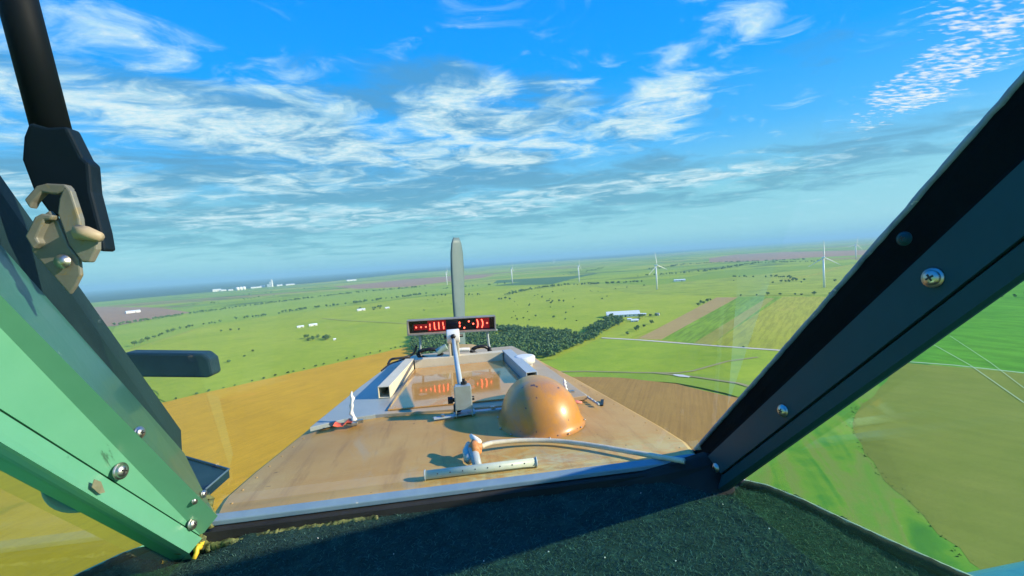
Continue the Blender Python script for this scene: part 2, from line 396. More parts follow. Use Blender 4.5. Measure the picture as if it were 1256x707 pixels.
def tree_proto(name, h, rx, seed, lm):
    root = bpy.data.objects.new(name, None); root['_b'] = (0, 0, 0)
    vs, fs = crown_data(rx, h*.33, h*.60, 11, seed, 24, rx*.17)
    me = bpy.data.meshes.new('crown'); me.from_pydata(vs, [], fs); me.materials.append(lm)
    t = MB(); t.tube([(0,0,-.3), (.1,0,h*.25), (.05,.1,h*.6)], [rx*.09, rx*.07, rx*.03], 6)
    rd = random.Random(seed)
    for k in range(4):
        a = rd.uniform(0, 6.28); t.tube([(.1, 0, h*(.25+.07*k)), (math.cos(a)*rx*.5, math.sin(a)*rx*.5, h*(.5+.07*k))], [rx*.045, rx*.015], 5)
    mt = bpy.data.meshes.new('trunk'); mt.from_pydata([Vector(v) for v in t.v], [], t.f); mt.materials.append(M_bark)
    return me, mt
PROTO = [tree_proto('t', 10, 4.2, 1, M_leaf), tree_proto('t', 7.5, 3.6, 2, M_leaf2), tree_proto('t', 12, 5.0, 3, M_leaf), tree_proto('t', 8, 4.4, 4, M_leaf)]
SHRUB = [tree_proto('s', 3.0, 1.9, 7, M_leaf2), tree_proto('s', 2.4, 1.6, 8, M_leaf)]
NT_COUNT = 0
def put_tree(p, label, group, sc=1.0, kind='tree', rd=random):
    global NT_COUNT
    me, mt = rd.choice(PROTO if kind == 'tree' else SHRUB)
    r = bpy.data.objects.new('broadleaf_tree' if kind == 'tree' else 'shrub', None); COL.objects.link(r)
    r.location = p; s = sc*rd.uniform(.75, 1.25); r.scale = (s*rd.uniform(.9, 1.2), s*rd.uniform(.9, 1.2), s); r.rotation_euler = (0, 0, rd.uniform(0, 6.28))
    tag(r, label, 'tree' if kind == 'tree' else 'shrub', group)
    for n, m in (('crown', me), ('trunk', mt)):
        o = bpy.data.objects.new(n, m); COL.objects.link(o); o.parent = r
    NT_COUNT += 1
def row(pts, step, label, group, sc=1.0, kind='tree', jit=3.0, skip=0.0):
    P = [gnd(x, y) for x, y in pts]; rd = random.Random(len(pts)*7+int(pts[0][0]))
    for p, q in zip(P, P[1:]):
        n = max(1, int((q-p).length/step))
        for k in range(n):
            if rd.random() < skip: continue
            s = p.lerp(q, (k+rd.random()*.8)/n)
            put_tree(s+Vector((rd.gauss(0, jit), rd.gauss(0, jit), 0)), label, group, sc, kind, rd)
def clump(px, py, rx, ry, n, label, group, sc=1.0, kind='tree'):
    rd = random.Random(int(px*13+py))
    for _ in range(n):
        a, q = rd.uniform(0, 6.28), math.sqrt(rd.random())
        put_tree(gnd(px+math.cos(a)*rx*q, py+math.sin(a)*ry*q), label, group, sc, kind, rd)

row([(207, 492.5), (330, 464), (420, 442), (500, 424)], 15, 'low bush in the hedge between the golden field and the green pasture', 'bushes along the golden field', 1.1, 'shrub', 1.0)
row([(165, 425), (190, 415), (213, 407), (235, 401), (257, 398)], 24, 'dark tree in the winding treeline left of the nose', 'winding treeline on the left', 1.0)
clump(388, 417, 16, 2.6, 12, 'dark tree in the round clump alone in the green pasture', 'clump in the pasture', 1.0)
clump(458, 379, 20, 2.0, 10, 'tree sheltering the small white farm beyond the display', 'trees by the far farm', .9)
clump(760, 398, 22, 5, 0, '', '')
row([(742, 396), (748, 391), (754, 389)], 14, 'tree standing left of the long white barn', 'trees left of the barn', .9)
row([(785, 393), (790, 388), (806, 389), (812, 387)], 12, 'garden tree behind and right of the white farmhouse', 'farmhouse trees', .8)
row([(768, 413), (775, 408), (785, 403), (803, 397)], 22, 'tree between the farmhouse and the gravel road', 'trees below the farmhouse', .8)
row([(855, 377), (862, 373), (872, 369)], 22, 'tree in the short row above the brown strip', 'short row above the brown strip', .9)
row([(900, 363.5), (950, 363), (1010, 362.5), (1050, 361)], 26, 'small tree in the straight hedge behind the striped fields', 'straight hedge behind the striped fields', .75, jit=2)
row([(770, 417), (800, 419), (850, 422.5), (930, 429)], 30, 'low roadside bush along the pale gravel road', 'bushes along the gravel road', .9, 'shrub', 1.2, .3)
clump(682, 372, 16, 2, 6, 'tree in the dark thicket nearest above the big wood', 'thicket above the wood', .85)
clump(618, 368, 12, 1.5, 5, 'tree in the thicket just right of the red display', 'thicket right of the display', .8)
rd = random.Random(5)
for _ in range(34):
    put_tree(gnd(rd.uniform(610, 745), rd.uniform(357, 395)), 'lone tree scattered over the pasture beyond the wood', 'trees scattered over the pasture', .55, 'tree', rd)
for _ in range(10):
    put_tree(gnd(rd.uniform(500, 560), rd.uniform(362, 384)), 'lone tree dotted behind the red display', 'trees dotted behind the display', .5, 'tree', rd)
for x, y in ((271, 407), (283, 406), (293, 405.5), (300, 438), (262, 440), (310, 432), (280, 445)):
    put_tree(gnd(x, y), 'lone bush in the wide green pasture on the left', 'bushes in the left pasture', 1.8, 'shrub', rd)
for x, y in ((769, 353.5), (790, 351.5), (755, 355), (900, 345), (955, 341), (983, 347.5), (1024, 346.5)):
    put_tree(gnd(x, y), 'small tree on the open pasture near the wind turbines', 'trees near the turbines', .8, 'tree', rd)

# big wood ahead: one mass
def mass(name, label, cat, spots, sc, seed, lm, per=14, leafk=.2):
    rd = random.Random(seed); V = []; Fc = []
    protos = [crown_data(4.6, 3.6, 6.2, 9, 50+k, per, 4.6*leafk) for k in range(4)]
    for p in spots:
        vs, fs = rd.choice(protos); s = sc*rd.uniform(.7, 1.3); a = rd.uniform(0, 6.28); ca, sa = math.cos(a)*s, math.sin(a)*s
        o = len(V); V += [(p.x+v.x*ca-v.y*sa, p.y+v.x*sa+v.y*ca, p.z+v.z*s) for v in vs]; Fc += [tuple(i+o for i in f) for f in fs]
    me = bpy.data.meshes.new(name); me.from_pydata(V, [], Fc); me.materials.append(lm)
    o = bpy.data.objects.new(name, me); COL.objects.link(o); tag(o, label, cat, kind='stuff'); return o
def inpoly(x, y, P):
    r = False; j = len(P)-1
    for i in range(len(P)):
        if (P[i][1] > y) != (P[j][1] > y) and x < (P[j][0]-P[i][0])*(y-P[i][1])/(P[j][1]-P[i][1])+P[i][0]: r = not r
        j = i
    return r
def fill(pts, step, seed):
    P = [gnd(x, y) for x, y in pts]; Q = [(p.x, p.y) for p in P]; rd = random.Random(seed); out = []
    x0, x1 = min(q[0] for q in Q), max(q[0] for q in Q); y0, y1 = min(q[1] for q in Q), max(q[1] for q in Q)
    x = x0
    while x < x1:
        y = y0
        while y < y1:
            a, b = x+rd.uniform(-.5, .5)*step, y+rd.uniform(-.5, .5)*step
            if inpoly(a, b, Q) and noise.noise(Vector((a*.017, b*.017, 1))) > -.30 - .1*rd.random(): out.append(Vector((a, b, rd.uniform(-1.5, 0))))
            y += step
        x += step
    return out
wood = [(504, 424), (508, 412), (520, 405), (560, 404), (610, 404), (650, 406), (690, 410), (712, 411), (724, 404), (738, 398), (752, 394), (764, 393), (766, 397), (750, 404), (740, 410), (731, 417), (708, 427), (684, 437), (664, 445), (640, 452), (560, 452), (515, 446)]
wp = fill(wood, 6.2, 3)
mass('woodland', 'dark green wood spreading ahead behind the red display', 'wood', wp, 1.0, 4, M_leaf)
# far treelines as masses
def line_spots(pts, step, jit, seed):
    P = [gnd(x, y) for x, y in pts]; rd = random.Random(seed); out = []
    for p, q in zip(P, P[1:]):
        n = max(1, int((q-p).length/step))
        for k in range(n): out.append(p.lerp(q, rd.random())+Vector((rd.gauss(0, jit), rd.gauss(0, jit), 0)))
    return out
hsp = []
for k, (p, q) in enumerate(zip([(1050, 500), (1044, 528), (1058, 556), (1083, 590), (1110, 612), (1148, 655), (1175, 682)], [(1044, 528), (1058, 556), (1083, 590), (1110, 612), (1148, 655), (1175, 682), (1200, 700)])): hsp += line_spots([p, q], .9, 1.3, 40+k)
mass('undergrowth', 'low ragged green growth edging the brown field seen through the right side window', 'undergrowth', hsp, .13, 3, M_leaf2, per=8, leafk=.3)
sp = []
for k, (pts, step, jit) in enumerate([
    ([(140, 400.5), (205, 390), (280, 379.5), (345, 371), (400, 364), (450, 358.5), (520, 352.5)], 8, 9),
    ([(343, 385), (370, 381), (410, 376), (460, 369.5), (520, 362)], 7, 9),
    ([(255, 399), (300, 392), (345, 386)], 16, 8),
    ([(520, 365), (560, 363.5), (600, 363)], 22, 8), ([(545, 355), (620, 349)], 22, 8),
    ([(622, 363), (650, 356), (690, 351), (730, 349.5), (790, 347)], 8, 10),
    ([(780, 340), (860, 334.5), (930, 323), (1000, 322)], 13, 20),
    ([(800, 331), (840, 325), (900, 322), (960, 320.5), (990, 319)], 12, 24),
    ([(690, 338), (720, 334), (740, 329)], 30, 20),
    ([(1085, 369), (1150, 367), (1256, 366), (1400, 366)], 14, 5),
    ([(905, 341), (960, 341), (985, 347), (950, 348)], 18, 8),
    ([(240, 375), (300, 368), (330, 364)], 40, 30), ([(300, 363), (400, 352)], 60, 40)]):
    sp += line_spots(pts, step, jit, 60+k)
mass('treeline', 'distant dark treelines dividing the far green fields', 'treeline', sp, 1.0, 9, M_leaf, per=8, leafk=.3)

# ------------------------------------------------------------------ wind turbines
M_tw = worn('turbine_white', (.80, .82, .82), (.86, .87, .86), .4, nscale=.05, bumpd=0)
def turbine_meshes(rot):
    t = MB(); t.tube([(0,0,0), (0,0,84)], [3.1, 2.0], 16)
    n = MB(); n.box((0, 1.5, 85.8), (4.2, 11, 4.2))
    h = MB(); h.lathe((0, -6.6, 85.8), [(.3, 2.6), (1.4, 2.0), (2.1, 0), (2.1, -2.4)], 14, (0, -1, 0))
    bl = []
    for k in range(3):
        a = rot+k*2.0944; u = Vector((math.sin(a), 0, math.cos(a))); w_ = Vector((math.cos(a), 0, -math.sin(a))); c0 = Vector((0, -6.0, 85.8))
        vs = []; st = [(1.5, 1.0, .9), (5, 1.0, .8), (11, 1.6, .45), (22, 1.15, .3), (36, .75, .2), (48, .35, .1)]
        for d, cw, th in st:
            for q, e in ((-cw, 0), (0, -th), (cw, 0), (0, th)): vs.append(c0+u*d+w_*q+Vector((0, e, 0)))
        fs = []
        for i in range(len(st)-1):
            for j in range(4): fs.append((i*4+j, i*4+(j+1) % 4, (i+1)*4+(j+1) % 4, (i+1)*4+j))
        fs += [(0, 1, 2, 3), tuple((len(st)-1)*4+j for j in (3, 2, 1, 0))]
        bl.append(MB().add(vs, fs, True))
    return t, n, h, bl
def turbine(px, py, yaw, rot, label, sc=1.0):
    p = gnd(px, py); r = bpy.data.objects.new('wind_turbine', None); COL.objects.link(r); r.location = p
    face = math.atan2(p.x, p.y)*-1
    r.rotation_euler = (0, 0, face+yaw); r.scale = (sc,)*3
    tag(r, label, 'wind turbine', 'wind turbines on the plain')
    t, n, h, bl = turbine_meshes(rot)
    for mb, nm in [(t, 'tower'), (n, 'nacelle'), (h, 'rotor_hub')]+[(b, 'rotor_blade') for b in bl]:
        o = mb.build(nm, M_tw); o.parent = r
turbine(1011, 353, .35, 0.0, 'tallest looking white wind turbine, close left of the right window post')
turbine(1050, 318, .6, .25, 'small white wind turbine nearest the right window post, beyond the tallest', 1.05)
turbine(806, 355.5, .7, -.15, 'white wind turbine standing above the white barn')
turbine(710.5, 346.5, 1.25, .1, 'white wind turbine behind the thicket, between two others')
turbine(628.5, 348, 1.3, .0, 'white wind turbine just right of the red display', 1.05)
turbine(548.5, 350, 1.25, .2, 'faint white wind turbine above the middle of the red display')
lab = 'tiny wind turbine far off in the haze on the horizon'
for i, (x, y, s) in enumerate([(679.6, 324.5, 1.0), (722, 319, .9), (814, 312, .9), (839, 311.5, 1.1), (895, 306, .9), (947, 305, 1.1), (955, 303, .9), (1017, 297.5, 1.0)]):
    turbine(x, y, .5+.3*(i % 3), i*.7, lab, s)

# ------------------------------------------------------------------ buildings
M_wwall = worn('white_wall', (.74, .74, .70), (.82, .82, .78), .8, nscale=.2, bumpd=0)
M_wroof = worn('pale_metal_roof', (.70, .76, .76), (.84, .87, .86), .35, nscale=.15, bumpd=0)
M_groof = worn('grey_roof', (.30, .30, .28), (.42, .42, .40), .6, nscale=.3, bumpd=0)
M_open = worn('dark_opening', (.03, .03, .035), (.05, .05, .05), .3, nscale=1, bumpd=0)
def house(name, px, py, L, W, H, rise, yaw, label, cat, roofm=None, nwin=3, door=True, group=None):
    p = gnd(px, py); r = bpy.data.objects.new(name, None); COL.objects.link(r); r.location = p
    r.rotation_euler = (0, 0, yaw - math.atan2(p.x, p.y)); tag(r, label, cat, group)
    b = MB(); b.box((0, 0, H/2), (L, W, H)); b.prism([(-L/2, -W/2, H+.002), (-L/2, W/2, H+.002), (-L/2, 0, H+rise)], (L, 0, 0))
    b.build('wall', M_wwall).parent = r
    rf = MB(); e = .5
    for s in (-1, 1):
        n_ = Vector((0, s*rise, W/2)).normalized()*.25; k = rise/(W/2)*e
        q = [Vector((-L/2-e, s*(W/2+e), H-k+.06)), Vector((L/2+e, s*(W/2+e), H-k+.06)), Vector((L/2+e, 0, H+rise+.06)), Vector((-L/2-e, 0, H+rise+.06))]
        rf.prism(q, n_)
    rf.build('roof', roofm or M_wroof).parent = r
    for i in range(nwin):
        x = (i+.5)/nwin*L-L/2
        o = MB().box((x, -W/2-.04, H*.55), (min(2.2, L/nwin*.4), .1, H*.3)).build('window', M_open); o.parent = r
    if door: o = MB().box((L*.5/nwin if nwin else 0, -W/2-.05, H*.36), (min(3.5, L*.08+1), .1, H*.72)).build('door', M_open); o.parent = r
    return r
house('barn', 764, 388.5, 70, 26, 6, 6.0, .10, 'long white roofed barn at the farm behind the wood', 'barn', nwin=8)
house('shed', 787.5, 387.6, 17, 9, 4, 1.5, .05, 'short white shed end to end with the long barn', 'shed', nwin=2)
house('farmhouse', 778.5, 395, 14, 9, 3.6, 2.2, .15, 'white farmhouse below the long barn, with a pale gable roof', 'house', nwin=3)
house('outbuilding', 772, 393.2, 8, 7, 3, 1.4, .15, 'small low white outbuilding touching the farmhouse', 'outbuilding', nwin=2)
house('shed', 806.5, 387.4, 8, 6, 4.5, 1.2, -.3, 'small grey roofed shed among trees at the farm', 'shed', M_groof, 1)
house('farmhouse', 368.5, 402.2, 16, 9, 3.6, 2, .2, 'left one of two white houses alone in the left pasture', 'house')
house('farmhouse', 384, 400.2, 20, 9, 4, 2.4, .2, 'right one of two white houses alone in the left pasture', 'house')
house('farmhouse', 443, 381.5, 26, 12, 5, 2.6, .2, 'white house left of the trees behind the red display', 'house')
house('shed', 475, 379, 14, 10, 4, 2.2, .2, 'small white shed right of the trees behind the red display', 'shed')
house('shed', 410.5, 417.8, 4.5, 4, 3, 1.2, .2, 'tiny white hut at the right end of the round clump', 'hut', nwin=1)
house('shed', 163, 384, 60, 24, 9, 4, .2, 'white shed alone in the reddish field far left', 'shed')
house('warehouse', 833.5, 345.3, 46, 14, 6, 3, .25, 'low white warehouse beside the far treeline near the middle turbine', 'warehouse')
house('warehouse', 431, 344.8, 130, 50, 14, 6, .2, 'white warehouse on the far road right of the industrial plant', 'warehouse')
far_b = [(266, 357.8, 90, 26, 'leftmost white block of the distant industrial plant'), (274, 357.2, 60, 14, 'low white shed second from the left at the distant plant'),
         (314, 353.6, 120, 14, 'long low white hall between the tanks and the tower of the plant'), (322, 352.9, 60, 20, 'square white hall left of the tall tower of the plant'),
         (343, 351.0, 70, 16, 'white hall just right of the tall tower of the plant'), (356, 350.0, 110, 14, 'rightmost long white hall of the distant plant'),
         (283, 356.8, 50, 12, 'low white shed left of the round tanks of the plant')]
for x, y, L, H, lb in far_b: house('industrial_hall', x, y, L, 40, H, 5, .1, lb, 'hall', nwin=6)
for i, (x, y) in enumerate([(291.5, 356.6), (295.5, 356.2), (299.5, 355.8)]):
    t = MB(); t.lathe((0,0,0), [(20, 0), (20, 32), (14, 38), (3, 42)], 20)
    single(t, 'storage_tank', M_wwall, (0,0,0), ['left', 'middle', 'right'][i]+' of three white tanks in a row at the distant plant', 'tank', 'white tanks of the plant').location = gnd(x, y)
tw = thing('silo_tower', gnd(333, 352.2), 'tall white silo tower, highest thing of the distant plant', 'silo')
tw['_b'] = (0, 0, 0)
part(MB().box((0, 0, 35), (34, 30, 70)), 'tower_body', M_wwall, tw); part(MB().box((8, 0, 84), (14, 16, 28)), 'head_house', M_wwall, tw); part(MB().box((-32, 0, 20), (30, 30, 40)), 'annex', M_wroof, tw)

# ------------------------------------------------------------------ haze
hz = MB().box((0, 0, 134), (122000, 122000, 272)).build('haze', [])
hm = bpy.data.materials.new('air'); hm.use_nodes = True; nt = hm.node_tree; nt.nodes.clear(); t = NT(nt)
pvn = t.n('ShaderNodeVolumePrincipled', {'Color': (.42, .80, .95, 1), 'Density': 8e-5, 'Anisotropy': 0.0})
t.n('ShaderNodeOutputMaterial', {'Volume': pvn.outputs[0]}); pvn.inputs['Density Attribute'].default_value = ''; pvn.inputs['Temperature Attribute'].default_value = ''; hm.cycles.homogeneous_volume = True
hz.data.materials.append(hm); tag(hz, 'pale blue haze over the plain', 'haze', kind='stuff')

# ================================================================== AIRCRAFT
def A(x, y, z): return EYE + Vector((x, y, z))      # aircraft axes, origin at the pilot's eye
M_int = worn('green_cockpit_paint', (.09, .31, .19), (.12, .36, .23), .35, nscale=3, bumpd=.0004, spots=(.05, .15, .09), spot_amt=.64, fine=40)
M_intr = worn('shaded_cockpit_paint', (.008, .048, .062), (.014, .066, .085), .5, spec=.12, nscale=3, bumpd=.0004, fine=40)  # right post: same green paint, with its shade put into the colour
M_rub = worn('black_rubber', (.012, .013, .014), (.025, .028, .028), .85, nscale=10, bumpd=.002, fine=60)
M_seal = worn('sealant', (.20, .21, .07), (.10, .13, .04), .6, nscale=14, bumpd=.006, spots=(.05, .06, .02), spot_amt=.52, fine=50)
M_sealb = worn('blue_sealant', (.08, .15, .22), (.20, .28, .34), .5, nscale=25, bumpd=.004, spots=(.5, .52, .5), spot_amt=.6, fine=70)
M_steel = worn('screw_steel', (.40, .40, .36), (.58, .57, .52), .38, 1.0, nscale=60, bumpd=.0002)
M_alu = worn('weathered_alu', (.42, .46, .44), (.56, .60, .56), .4, .5, nscale=12, bumpd=.0004, spots=(.25, .24, .18), spot_amt=.66)
M_cream = worn('cream_paint', (.62, .55, .38), (.70, .64, .48), .45, nscale=12, bumpd=.0005, spots=(.22, .17, .09), spot_amt=.66)
M_greyp = worn('grey_paint', (.36, .42, .44), (.44, .50, .50), .4, nscale=10, bumpd=.0004, spots=(.22, .22, .19), spot_amt=.66)
M_black = worn('black_plastic', (.012, .012, .014), (.022, .022, .024), .4, nscale=20, bumpd=.0002)
M_white = worn('white_paint', (.74, .74, .68), (.80, .80, .75), .4, nscale=14, bumpd=.0003, spots=(.5, .42, .25), spot_amt=.66)
M_navy = worn('navy_paint', (.008, .024, .038), (.014, .038, .056), .45, spec=.2, nscale=8, bumpd=.0003, spots=(.12, .16, .18), spot_amt=.7)

def hood_mat():
    m, t, b = new_mat('tan_hood_paint'); co = obj_co(t)
    f = t.noise(co, 3.0, 6, .6, .4)
    c = t.ramp(f, [(.3, (.46, .245, .055)), (.5, (.55, .315, .08)), (.72, (.60, .39, .125))])
    # dried spray residue towards the windscreen
    sy = t.n('ShaderNodeSeparateXYZ', {0: co})
    zone = t.m('MULTIPLY', t.smooth(sy.outputs[1], 1.30, 1.08), t.smooth(sy.outputs[0], -.22, .05))
    res = t.smooth(t.noise(t.mapping(co, sc=(1, 2.2, 1)), 14, 9, .78, .8), .44, .54)
    c = t.mix(t.m('MULTIPLY', zone, res), c, (.55, .47, .20))
    sm = t.smooth(t.noise(t.mapping(co, sc=(1, .5, 1)), 5.5, 7, .7, .5), .55, .70)
    c = t.mix(t.m('MULTIPLY', sm, .45), c, (.40, .36, .25))
    stk = t.smooth(t.noise(t.mapping(co, sc=(5, .6, 1)), 5, 6, .7, .3), .50, .72)
    c = t.mix(t.m('MULTIPLY', stk, .40), c, (.26, .12, .035))
    scr = t.smooth(t.noise(t.mapping(co, rot=(0, 0, .5), sc=(1, 7, 1)), 16, 5, .75, .2), .70, .74)
    c = t.mix(t.m('MULTIPLY', scr, .6), c, (.66, .58, .42))
    pits = t.smooth(t.noise(t.mapping(co, sc=(1, 1.7, 1)), 38, 3, .5, .4), .735, .76)
    c = t.mix(pits, c, (.08, .045, .02))
    t.put(b.inputs['Base Color'], c)
    t.put(b.inputs['Roughness'], t.m('ADD', t.m('MULTIPLY_ADD', t.noise(co, 9, 6, .7), .30, .24), t.m('MULTIPLY', t.m('MULTIPLY', zone, res), .3)))
    b.inputs['Specular IOR Level'].default_value = .3
    h = t.m('ADD', t.m('MULTIPLY', t.noise(co, 5, 3), 1.0), t.m('MULTIPLY', t.noise(co, 120, 4), .03))
    t.put(b.inputs['Normal'], t.bump(h, .35, .006)); return m
M_hood = hood_mat()
def lid_mat():
    m, t, b = new_mat('wet_brown_lid'); co = obj_co(t)
    f = t.noise(co, 6, 6, .6, .5)
    t.put(b.inputs['Base Color'], t.ramp(f, [(.3, (.50, .23, .05)), (.7, (.60, .33, .10))]))
    dry = t.smooth(t.noise(t.mapping(co, sc=(1.6, 1, 1)), 4.2, 4, .5, .9), .60, .63)
    t.put(b.inputs['Roughness'], t.m('MULTIPLY_ADD', dry, .35, .07)); b.inputs['Coat Weight'].default_value = .2; b.inputs['Coat Roughness'].default_value = .02
    b.inputs['Specular IOR Level'].default_value = .5
    t.put(b.inputs['Normal'], t.bump(t.noise(co, 7, 3), .10, .004)); return m
M_lid = lid_mat()
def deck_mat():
    m, t, b = new_mat('deck_finish'); co = obj_co(t)
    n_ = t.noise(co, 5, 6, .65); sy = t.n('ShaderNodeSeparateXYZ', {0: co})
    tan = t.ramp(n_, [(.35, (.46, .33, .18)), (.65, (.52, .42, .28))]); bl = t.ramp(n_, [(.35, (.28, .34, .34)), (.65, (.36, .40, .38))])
    k = t.smooth(t.m('ADD', sy.outputs[0], t.m('MULTIPLY', t.noise(co, 8, 3), .12)), -.16, -.24)  # blue-grey towards the left edge, tan over the rest
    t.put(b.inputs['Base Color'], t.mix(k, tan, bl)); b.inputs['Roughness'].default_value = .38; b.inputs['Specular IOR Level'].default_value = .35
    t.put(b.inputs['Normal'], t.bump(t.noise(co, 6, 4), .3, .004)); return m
M_deck = deck_mat()
def dome_mat():
    m, t, b = new_mat('amber_dome_paint'); co = obj_co(t)
    f = t.noise(co, 7, 5, .6)
    c = t.ramp(f, [(.3, (.50, .20, .018)), (.7, (.62, .27, .03))])
    c = t.mix(t.m('MULTIPLY', t.smooth(t.noise(co, 11, 7, .7, .6), .46, .62), .55), c, (.34, .19, .11))
    pit = t.smooth(t.noise(co, 45, 3, .5), .70, .72); c = t.mix(pit, c, (.10, .05, .03))
    wp = t.smooth(t.noise(co, 90, 2, .5), .77, .79); c = t.mix(wp, c, (.75, .68, .55))
    t.put(b.inputs['Base Color'], c); b.inputs['Roughness'].default_value = .42; b.inputs['Coat Weight'].default_value = .35; b.inputs['Coat Roughness'].default_value = .22
    t.put(b.inputs['Normal'], t.bump(t.noise(co, 60, 4), .2, .0015)); return m
M_dome = dome_mat()

ac = thing('crop_duster', A(0, 0, -.55), 'tan and green crop duster aircraft whose cockpit the view looks out of', 'aircraft')

# hood: crowned panel, sides falling away
def half_w(y):
    T_ = [(1.03, .545), (1.15, .575), (1.3, .56), (1.6, .515), (1.9, .47), (2.2, .41), (2.45, .37), (2.75, .33)]
    for (a, b), (c, d) in zip(T_, T_[1:]):
        if y <= c: return b+(d-b)*(y-a)/(c-a)
    return T_[-1][1]
hd = MB(); ys = [1.035+i*.043 for i in range(41)]; NX = 30; vs = []; fs = []
for y in ys:
    hw = half_w(y); nose = max(0, (y-2.55)/.2)
    for i in range(NX+1):
        u = i/NX*2-1
        au = abs(u); z = -.5 - .018*au**3 - (.02*nose*nose)
        x = u*hw
        vs.append(A(x, y, z))
rows_ = NX+1
for j in range(len(ys)-1):
    for i in range(NX): a = j*rows_+i; fs.append((a, a+1, a+rows_+1, a+rows_))
hd.add(vs, fs, True)
for s, i0 in ((-1, 0), (1, NX)):      # rounded shoulder and side skin
    pr = [(0, 0), (.012, -.006), (.026, -.024), (.034, -.06), (.05, -.2), (.06, -.5)]
    vs2 = []
    for j, y in enumerate(ys):
        b = vs[j*rows_+i0]
        for ox, oz in pr: vs2.append(b+Vector((s*ox, 0, oz)))
    f2 = []
    for j in range(len(ys)-1):
        for k in range(len(pr)-1):
            a = j*len(pr)+k; q = (a, a+1, a+len(pr)+1, a+len(pr)); f2.append(q if s > 0 else q[::-1])
    hd.add(vs2, f2, True)
fr = [vs[(len(ys)-1)*rows_+i] for i in range(rows_)]; hd.add(fr+[p+Vector((0, .5, -.35)) for p in fr], [(i, i+1, rows_+i+1, rows_+i) for i in range(NX)], True)
part(hd, 'hood', M_hood, ac)

# raised hopper deck plate and the glossy lid in the frame
dk = MB(); zt = -.494
dpoly = [(-.495, 1.535), (-.40, 1.585), (-.30, 1.60), (-.02, 1.565), (.20, 1.54), (.43, 1.56), (.40, 1.9), (.345, 2.4), (.30, 2.62), (-.30, 2.62), (-.36, 2.4), (-.43, 2.0)]
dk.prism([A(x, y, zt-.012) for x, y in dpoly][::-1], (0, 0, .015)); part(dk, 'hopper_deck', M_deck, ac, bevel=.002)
ld = MB(); ld.prism([A(x, y, zt+.0035) for x, y in ((-.262, 1.62), (.245, 1.60), (.208, 2.236), (-.216, 2.236))], (0, 0, .006)); part(ld, 'hopper_lid', M_lid, ac, bevel=.002)
hf = MB()
def sqtube(mb, p, q, s, th, capend=False):
    d = (q-p).normalized(); a = d.cross(Vector((0,0,1))).normalized(); b = a.cross(d)
    def ringv(c, h): return [c-a*h-b*h, c+a*h-b*h, c+a*h+b*h, c-a*h+b*h]
    o0, o1, i0, i1 = ringv(p, s/2), ringv(q, s/2), ringv(p, s/2-th), ringv(q, s/2-th)
    V = o0+o1+i0+i1; fs = []
    for k in range(4):
        l = (k+1) % 4
        fs += [(k, l, 4+l, 4+k), (8+k, 12+k, 12+l, 8+l), (k, 8+k, 8+l, l), (4+k, 4+l, 12+l, 12+k)]
    mb.add(V, fs)
zc = zt+.003+.024
for s, x0, x1, y0, m_ in ((-1, -.296, -.242, 1.785, M_cream), (1, .274, .232, 1.785, M_greyp)):  # right tube coloured grey for the shade on its inner face
    f_ = MB(); sqtube(f_, A(x0, y0, zc), A(x1, 2.285, zc), .046, .004); part(f_, 'frame_tube', [m_], ac, bevel=.0015)
f_ = MB(); f_.box(A(-.005, 2.262, zc), (.425, .044, .0455)); part(f_, 'frame_tube', M_cream, ac, bevel=.002)

# dome
dm = MB(); vs = []; fs = []; NU, NV = 28, 14; c0 = A(.232, 1.385, -.502)
NV = 20
for j in range(NV+1):
    ph = (j/NV)**1.5*math.pi/2
    for i in range(NU):
        th = 2*math.pi*i/NU; cx, cy = math.cos(th), math.sin(th)
        ry = .27 if cy > 0 else .135
        rr = math.cos(ph)**.85 if j < NV else 0
        vs.append(c0+Vector((cx*.122*rr*(1+.10*math.exp(-ph*14)), cy*ry*rr*(1+.10*math.exp(-ph*14)), .127*math.sin(ph)**1.1)))
for j in range(NV):
    for i in range(NU): fs.append((j*NU+i, j*NU+(i+1) % NU, (j+1)*NU+(i+1) % NU, (j+1)*NU+i))
dm.add(vs, fs, True); dome = part(dm, 'dome_fairing', M_dome, ac)
fs_ = MB()
for k in range(14):
    th = 2*math.pi*k/14+.2; ry = .27 if math.sin(th) > 0 else .135
    fs_.lathe(c0+Vector((math.cos(th)*.1315, math.sin(th)*ry*1.075, .0035)), [(.0032, 0), (.003, .0016), (.001, .0022)], 8)
part(fs_, 'flange_screws', M_steel, ac, sub=dome)

# filler cap
cp = MB(); cc = A(.292, 2.09, -.502); cp.lathe(cc, [(.036, 0), (.036, .026), (.047, .028), (.049, .054), (.044, .059), (.034, .060)], 28); part(cp, 'filler_cap', M_white, ac)

rvt = MB()
for s_ in (-1, 1):
    for k in range(22):
        y = 1.12+k*.065; x = s_*(half_w(y)-.02); rvt.lathe(A(x, y, -.5-.018*(x/half_w(y)*s_)**3-.0005), [(.0032, 0), (.0028, .0012), (.001, .0018)], 7)
part(rvt, 'rivet', M_hood, ac)
# piano hinge line on the right of the deck
hg = MB()
for k in range(15):
    p = A(.398, 1.86, -.4985).lerp(A(.445, 1.47, -.4995), k/15); q = A(.398, 1.86, -.4985).lerp(A(.445, 1.47, -.4995), (k+.72)/15); hg.tube([p, q], .0045, 6)
part(hg, 'hinge', M_greyp, ac)
sc_ = MB(); sc_.box(A(.47, 1.52, -.5085), (.010, .06, .004), Matrix.Rotation(-.35, 3, 'Z')); part(sc_, 'vent_slot', M_black, ac)

